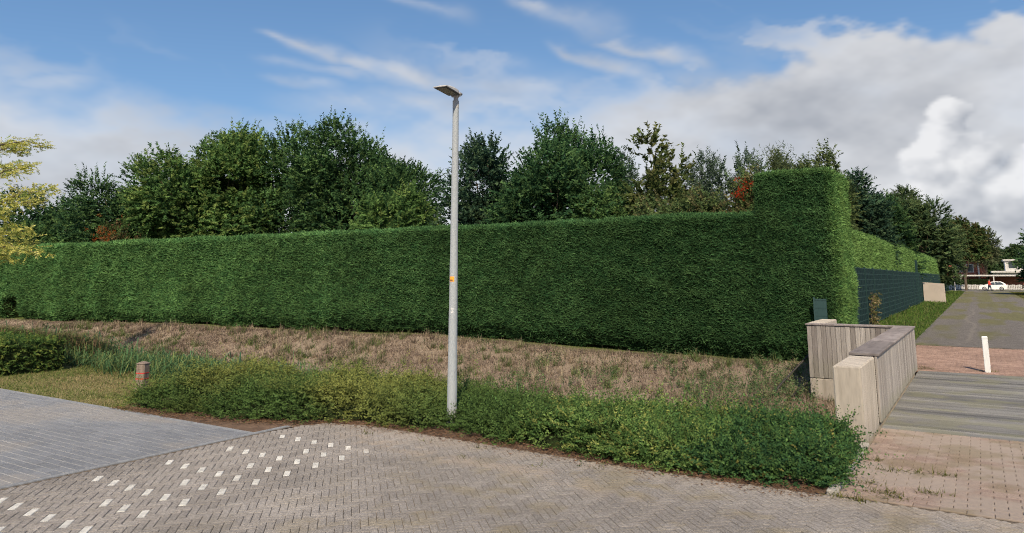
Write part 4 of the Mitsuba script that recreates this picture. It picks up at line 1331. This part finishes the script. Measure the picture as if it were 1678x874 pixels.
tree('conifer_tree', 'large brownish dark tree with layered boughs over the street hedge', -5.8, 106, 7.4, 14.2, [(.080, .130, .056), (.115, .160, .068), (.056, .095, .046)], seed=28, mult=1.5, n_twig=2800, leaf=.30, wide=.13, twig=(.7, 1.5), layered=.55, nl=16)
tree('broadleaf_tree', 'dark tree above the end of the street hedge', -7.0, 122, 6.0, 12.5, DK, seed=29, mult=1.5, n_twig=1700, leaf=.32, wide=.18, twig=(.6, 1.4))
tree('street_tree', 'tree with a pale trunk at the far end of the path', -1.8, 140, 6.8, 12.0, [(.065, .115, .042), (.095, .13, .05), (.13, .12, .05)], seed=30, n_twig=1000, leaf=.32, wide=.18, twig=(.6, 1.2), z0=5.0, bottom=5.4, r0=.22, gap=.42)
tree('street_tree', 'thin airy tree right of the pale-trunked street tree', 1.2, 152, 4.4, 11.0, [(.09, .12, .06), (.12, .14, .075)], seed=31, n_twig=330, leaf=.32, wide=.16, twig=(.7, 1.4), z0=5, bottom=5, gap=.46)
tree('street_tree', 'dark tree at the right edge beside the far path', 8.1, 108, 8.0, 9.3, DK, seed=32, mult=1.4, n_twig=2300, leaf=.28, wide=.15, twig=(.6, 1.3), z0=1.4, bottom=1.0)
ORD = ['first', 'second', 'third', 'fourth', 'fifth', 'sixth']
for k in range(6):
    tree('far_tree', ORD[k] + ' from the left of the distant trees behind the houses', -6 + k * 6.4, 205 + 9 * (k % 3), 11, 8.6 + 1.6 * ((k * 7) % 5) / 4, [(.07, .12, .05), (.09, .14, .058), (.05, .09, .042)], seed=40 + k, n_twig=520, leaf=.65, wide=.38, twig=(.9, 1.8), z0=.6, nl=9, group='distant trees behind the houses')

# yellow-leaved tree at the left: layered boughs from a trunk outside the frame
yt = thing('honey_locust_tree', 'yellow-leaved tree reaching in from the left edge', 'tree')
yr_ = np.random.default_rng(77)
tx, ty = -27.2, 9.4
ends = [(-20.5, 8.9, 4.85), (-19.25, 8.9, 4.15), (-20.4, 9.1, 3.95), (-20.9, 8.6, 3.62), (-20.8, 9.2, 3.2), (-19.7, 9.0, 2.60), (-21.5, 8.6, 3.0), (-21.6, 9.1, 2.45), (-20.9, 8.4, 2.50), (-22.2, 8.6, 4.2)]
for k in range(22):
    a = yr_.uniform(1.8, 4.9)
    r_ = yr_.uniform(3.2, 5.2)
    ends.append((tx + r_ * math.cos(a), ty + r_ * math.sin(a), yr_.uniform(2.4, 7.4)))
bm = [tube([(tx, ty, -.2), (tx + .1, ty, 2.2), (tx, ty + .1, 5.0), (tx + .1, ty, 7.2)], [.16, .13, .08, .03], 9)]
Ps, Ds, Ls = [], [], []
for (ex, ey, ez) in ends:
    p0 = np.array([tx, ty, min(max(ez - 1.6, 1.8), 5.5)])
    p3 = np.array([ex, ey, ez])
    p1 = p0 + (p3 - p0) * .4 + [0, 0, .55]
    p2 = p0 + (p3 - p0) * .75 + [0, 0, .45]
    bm.append(tube([p0, p1, p2, p3], [.045, .030, .016, .006], 6))
    m = 105
    s = yr_.uniform(.45, 1.0, m) ** .8
    c = np.where(s[:, None] < .75, p1 + (p2 - p1) * ((s[:, None] - .4) / .35), p2 + (p3 - p2) * ((s[:, None] - .75) / .25))
    c = c + yr_.normal(size=(m, 3)) * [.26, .26, .15] * (1.25 - .8 * s[:, None])
    Ps.append(c)
    dd = unit(p3 - p1)
    Ds.append(dd * .7 + yr_.normal(size=(m, 3)) * [.6, .6, .25] + [0, 0, .12])
    Ls.append(yr_.uniform(.15, .34, m))
put('trunk', join(bm), 'bark', yt)
V, F, C = twig_leaves(yr_, np.vstack(Ps), np.vstack(Ds), np.concatenate(Ls), 14, .075, .034, [(.60, .58, .16), (.48, .50, .14), (.68, .66, .24), (.28, .36, .10)], [.36, .27, .2, .17], up=.7, droop=.2)
put('crown', (V, F), 'leaf_yellow', yt, color=C)

# withered climber on the fence
cr = np.random.default_rng(88)
cl = thing('withered_climber', 'half-withered brown climber hanging on the green fence', 'climber')
stem = [(-3.80, 33.6, -.05), (-3.84, 33.5, .5), (-3.82, 33.8, 1.0), (-3.85, 34.8, 1.25), (-3.84, 35.9, 1.1)]
put('stem', tube(stem, [.03, .026, .02, .015, .01], 6), 'bark', cl)
s = cr.uniform(0, 4, 90)
i = np.minimum(s.astype(int), 3)
st = np.array(stem)
P = st[i] + (st[i + 1] - st[i]) * (s - i)[:, None] + cr.normal(size=(90, 3)) * [.05, .16, .10] + [.06, 0, 0]
V, F, C = twig_leaves(cr, P, rnd(cr, 90) + [.3, 0, -.2], cr.uniform(.1, .3, 90), 9, .10, .06, [(.24, .19, .10), (.17, .16, .07), (.32, .26, .15), (.12, .14, .05)])
put('leaves', (V, F), 'leaf', cl, color=C)

# ------------------------------------------------------------------ far buildings
hs = thing('brick_house', 'red brick house with white window frames at the end of the path', 'house')
put('wall', bx(-9, 1.25, 155, 164, -.1, 6.2), 'brick_wall', hs)
put('roof', trimesh.convex.convex_hull(np.array([(-9.4, 154.6, 6.2), (1.6, 154.6, 6.2), (-9.4, 164.4, 6.2), (1.6, 164.4, 6.2), (-9.4, 159.5, 9.4), (1.6, 159.5, 9.4)])), 'roof_tile', hs)
put('chimney', bx(.4, 1.2, 159, 160, 8.0, 10.2), 'brick_wall', hs)


def window(par, x0, x1, y, z0, z1, mull):
    w = put('window', join([bx(x0, x1, y - .05, y - .004, z1 - .14, z1), bx(x0, x1, y - .05, y - .004, z0, z0 + .14), bx(x0, x0 + .14, y - .05, y - .004, z0 + .1405, z1 - .1405), bx(x1 - .14, x1, y - .05, y - .004, z0 + .1405, z1 - .1405)]
                           + [bx(m - .05, m + .05, y - .045, y - .004, z0 + .1405, z1 - .1405) for m in mull]), 'white_trim', par)
    put('pane', bx(x0 + .1, x1 - .1, y - .02, y - .003, z0 + .1, z1 - .1), 'window_glass', w)


window(hs, -3.85, -2.9, 155, 3.0, 4.5, [])
window(hs, -2.8, -.55, 155, 3.0, 4.5, [-1.7])
window(hs, -7.4, -5.2, 155, 3.0, 4.5, [-6.3])
put('drainpipe', tube([(.15, 154.9, 0), (.15, 154.9, 6.1)], [.14, .14], 8), 'white_trim', hs)
put('door', bx(-4.3, -3.4, 154.94, 154.997, 0, 2.1), 'lamp_dark', hs)
cp = thing('carport', 'flat white-edged carport before the red brick house', 'carport')
put('roof', bx(-2.9, 7.2, 150.2, 154.5, 2.30, 2.54, .02), 'white_trim', cp)
for x_ in (-2.6, 2.2, 6.9):
    put('post', bx(x_ - .08, x_ + .08, 150.3, 150.46, -.05, 2.298), 'white_trim', cp)
put('back_wall', bx(1.6, 7.0, 154.0, 154.3, -.05, 2.297), 'brick_wall', cp)
mo = thing('white_house', 'modern white house with long dark window bands at the right', 'house')
put('wall', bx(2.6, 16, 170, 179, -.1, 3.0), 'white_trim', mo)
put('upper_storey', bx(4.6, 16, 172, 179, 3.36, 5.3), 'white_trim', mo)
put('roof', bx(2.2, 16.5, 169.5, 179.4, 3.0, 3.35, .02), 'white_trim', mo)
put('upper_roof', bx(4.3, 16.4, 171.6, 179.4, 5.3, 5.6, .02), 'white_trim', mo)
window(mo, 5.0, 15.5, 172, 3.75, 5.2, [6.6, 8.2, 9.8, 11.4, 13.0, 14.4])
window(mo, 3.0, 5.2, 170, .9, 2.8, [4.1])
window(mo, 6.0, 9.2, 170, .9, 2.4, [7.6])
gf = thing('garden_fence', 'low white picket fence along the far sidewalk', 'fence')
for x_ in np.arange(-9, 13, .24):
    put('picket', bx(x_, x_ + .16, 149.2, 149.23, .08, .88 + .05 * math.sin(x_ * 7)), 'white_trim', gf)
put('rail', join([bx(-9, 13, 149.232, 149.27, .25, .33), bx(-9, 13, 149.232, 149.27, .65, .73)]), 'white_trim', gf)
gh = thing('garden_hedge', 'dark low garden hedge behind the white picket fence', 'hedge')
V, F = hedge_box(-4.5, 1.4, 149.5, 150.15, -.1, 1.65, .2, r=.12, amp=.08, seed=33)
F = tri(V, F)
put('branches', (V, F), 'core_dark', gh, smooth=True)
V2, F2, C2 = hedge_leaves(cr, V, F, 2500, lambda c, n: np.clip(-n[:, 1], 0, 1) + np.clip(n[:, 2], 0, 1), (.03, .05, .02), (.05, .085, .03), L=(.18, .3), W=(.1, .16))
put('foliage', (V2, F2), 'leaf', gh, color=C2)
sl = thing('path_lamp', 'slim pale lamp post at the far end of the fence', 'street lamp')
put('pole', tube([(-3.3, 138, -.1), (-3.3, 138, 3.0)], [.07, .05], 10), 'lamp_grey', sl, smooth=40)
put('head', tube([(-3.3, 138, 3.0), (-3.3, 138, 3.06), (-3.3, 138, 3.4), (-3.3, 138, 3.5)], [.06, .2, .24, .05], 12), 'white_paint', sl, smooth=40)


# ------------------------------------------------------------------ cars
def car(label, x, y, rz, paint, L=3.8):
    t = thing('parked_car', label, 'car')
    s = L / 3.8
    prof = np.array([(-1.9, .32), (-1.9, .62), (-1.84, .78), (-1.15, .90), (-.75, 1.02), (-.15, 1.40), (.25, 1.47), (1.15, 1.44), (1.55, 1.22), (1.80, .98), (1.90, .80), (1.90, .34), (1.6, .22), (-1.65, .22)]) * [s, 1]
    belt = .88
    rings = []
    for yy, k in ((-.84, .93), (-.80, .985), (-.55, 1), (.55, 1), (.80, .985), (.84, .93)):
        q_ = prof.copy()
        up = q_[:, 1] > belt
        q_[:, 0] *= .96 + .04 * k
        ring = [(a, yy * (1 - .17 * max(0, (b - belt)) / .6), .22 + (b - .22) * (k if b > .5 else 1)) for a, b in q_]
        rings.append(ring)
    R = np.array(rings)
    n = R.shape[1]
    V = R.reshape(-1, 3)
    F = []
    for i in range(len(R) - 1):
        for k in range(n):
            k2 = (k + 1) % n
            F += [[i * n + k, (i + 1) * n + k, (i + 1) * n + k2], [i * n + k, (i + 1) * n + k2, i * n + k2]]
    for i, s_ in ((0, 1), (len(R) - 1, -1)):
        c = len(V)
        V = np.vstack([V, R[i].mean(0)])
        for k in range(n):
            F.append([c, i * n + k, i * n + (k + 1) % n][::s_])
    pl = lambda m: (rot(m, rz, (0, 0, 1))[0] + np.array([x, y, 0.0]), m[1])
    put('body', pl((V, np.array(F))), paint, t, smooth=30)
    for sgn in (-1, 1):
        o = .775 * sgn
        win = np.array([(-.62, .93), (-.12, 1.31), (.28, 1.36), (.28, .93)]) * [s, 1]
        win2 = np.array([(.35, .93), (.35, 1.36), (1.05, 1.33), (1.38, 1.14), (1.45, .95)]) * [s, 1]
        for wv_ in (win, win2):
            pts = [(a, (.84 - .02) * sgn * (1 - .17 * max(0, (b - belt)) / .6) + dy * sgn, b) for a, b in wv_ for dy in (0, .03)]
            h = trimesh.convex.convex_hull(np.array(pts))
            put('window', pl((np.array(h.vertices), np.array(h.faces))), 'window_glass', t)
        for wx in (-1.18 * s, 1.15 * s):
            w = put('wheel', pl(tube([(wx, .70 * sgn, .31), (wx, .72 * sgn, .31), (wx, .86 * sgn, .31), (wx, .875 * sgn, .31)], [.26, .31, .31, .27], 18)), 'tyre', t, smooth=35)
            put('rim', pl(tube([(wx, .8755 * sgn, .31), (wx, .885 * sgn, .31)], [.20, .17], 14)), 'rim', w)
        put('headlight', pl(bx(-1.90 * s, -1.72 * s, .58 * sgn - .14, .58 * sgn + .14, .62, .76, .03)), 'lens', t)
        put('tail_light', pl(bx(1.74 * s, 1.90 * s, .66 * sgn - .10, .66 * sgn + .10, .78, 1.0, .03)), 'lamp_red', t)
    h = trimesh.convex.convex_hull(np.array([(-.90 * s, a, .985) for a in (-.62, .62)] + [(-.27 * s, a, 1.36) for a in (-.58, .58)] + [(-.93 * s, a, .99) for a in (-.62, .62)] + [(-.30 * s, a, 1.385) for a in (-.58, .58)]))
    put('windscreen', pl((np.array(h.vertices), np.array(h.faces))), 'window_glass', t)
    return t


car('small white hatchback parked on the far street', 1.85, 142, 0, 'car_white', 3.8)
car('dark car at the right edge of the far path', 7.2, 121, 0, 'car_dark', 4.3)

# ------------------------------------------------------------------ person
import manifold3d as m3


def body(bones, ref=.03, it=6):
    out = m3.Manifold()
    for (a, ra), (b, rb) in bones:
        sp_ = [m3.Manifold.sphere(r, 14).translate(list(map(float, p))) for p, r in ((a, ra), (b, rb))]
        out += m3.Manifold.batch_hull(sp_)
    m = out.refine_to_length(ref).to_mesh()
    tm = trimesh.Trimesh(m.vert_properties[:, :3], m.tri_verts, process=True)
    trimesh.smoothing.filter_taubin(tm, iterations=it)
    return tm


pe = thing('person', 'person in a red top and dark blue trousers walking on the far street', 'person')
px, py = 1.35, 137.2
S = lambda dx, dy, z: np.array([px + dx, py + dy, z])
hipl, hipr, kl, kr, fl, fr = S(-.04, .09, .92), S(.04, -.09, .92), S(-.12, .09, .50), S(.16, -.09, .52), S(-.32, .09, .10), S(.20, -.09, .09)
put('body', body([((S(0, 0, 1.63)), .105) and ((S(0, 0, 1.63), .105), (S(.015, 0, 1.70), .095)), ((S(0, 0, 1.40), .06), (S(0, 0, 1.56), .058)), ((S(0, 0, .98), .14), (S(0, 0, 1.36), .15)), ((S(0, .17, 1.38), .065), (S(.10, .24, 1.10), .048)), ((S(.10, .24, 1.10), .045), (S(.28, .22, .92), .035)),
                  ((S(0, -.17, 1.38), .065), (S(-.10, -.24, 1.10), .048)), ((S(-.10, -.24, 1.10), .045), (S(.02, -.24, .88), .035)), ((hipl, .10), (kl, .07)), ((kl, .068), (fl, .045)), ((hipr, .10), (kr, .07)), ((kr, .068), (fr, .045)), ((fl, .045), (S(-.14, .09, .04), .04)), ((fr, .045), (S(.36, -.09, .04), .04)), ((hipl, .11), (hipr, .11))]), 'skin', pe, smooth=True)
put('top', body([((S(0, 0, .95), .165), (S(0, 0, 1.36), .175)), ((S(0, .17, 1.38), .085), (S(.10, .24, 1.10), .066)), ((S(.10, .24, 1.10), .062), (S(.24, .222, .96), .052)), ((S(0, -.17, 1.38), .085), (S(-.10, -.24, 1.10), .066)), ((S(-.10, -.24, 1.10), .062), (S(0, -.24, .94), .052)), ((S(0, .15, 1.38), .09), (S(0, -.15, 1.38), .09))]), 'red_shirt', pe, smooth=True)
put('trousers', body([((hipl, .125), (kl, .088)), ((kl, .086), (fl, .068)), ((hipr, .125), (kr, .088)), ((kr, .086), (fr, .068)), ((hipl, .13), (hipr, .13))]), 'trousers', pe, smooth=True)
put('hair', body([((S(-.02, 0, 1.70), .112), (S(-.01, 0, 1.735), .098))]), 'hair', pe, smooth=True)
for a, b in ((fl, S(-.12, .09, .05)), (fr, S(.38, -.09, .05))):
    put('shoe', body([((a - [0, 0, .03], .06), (b, .05))]), 'shoe', pe, smooth=True)
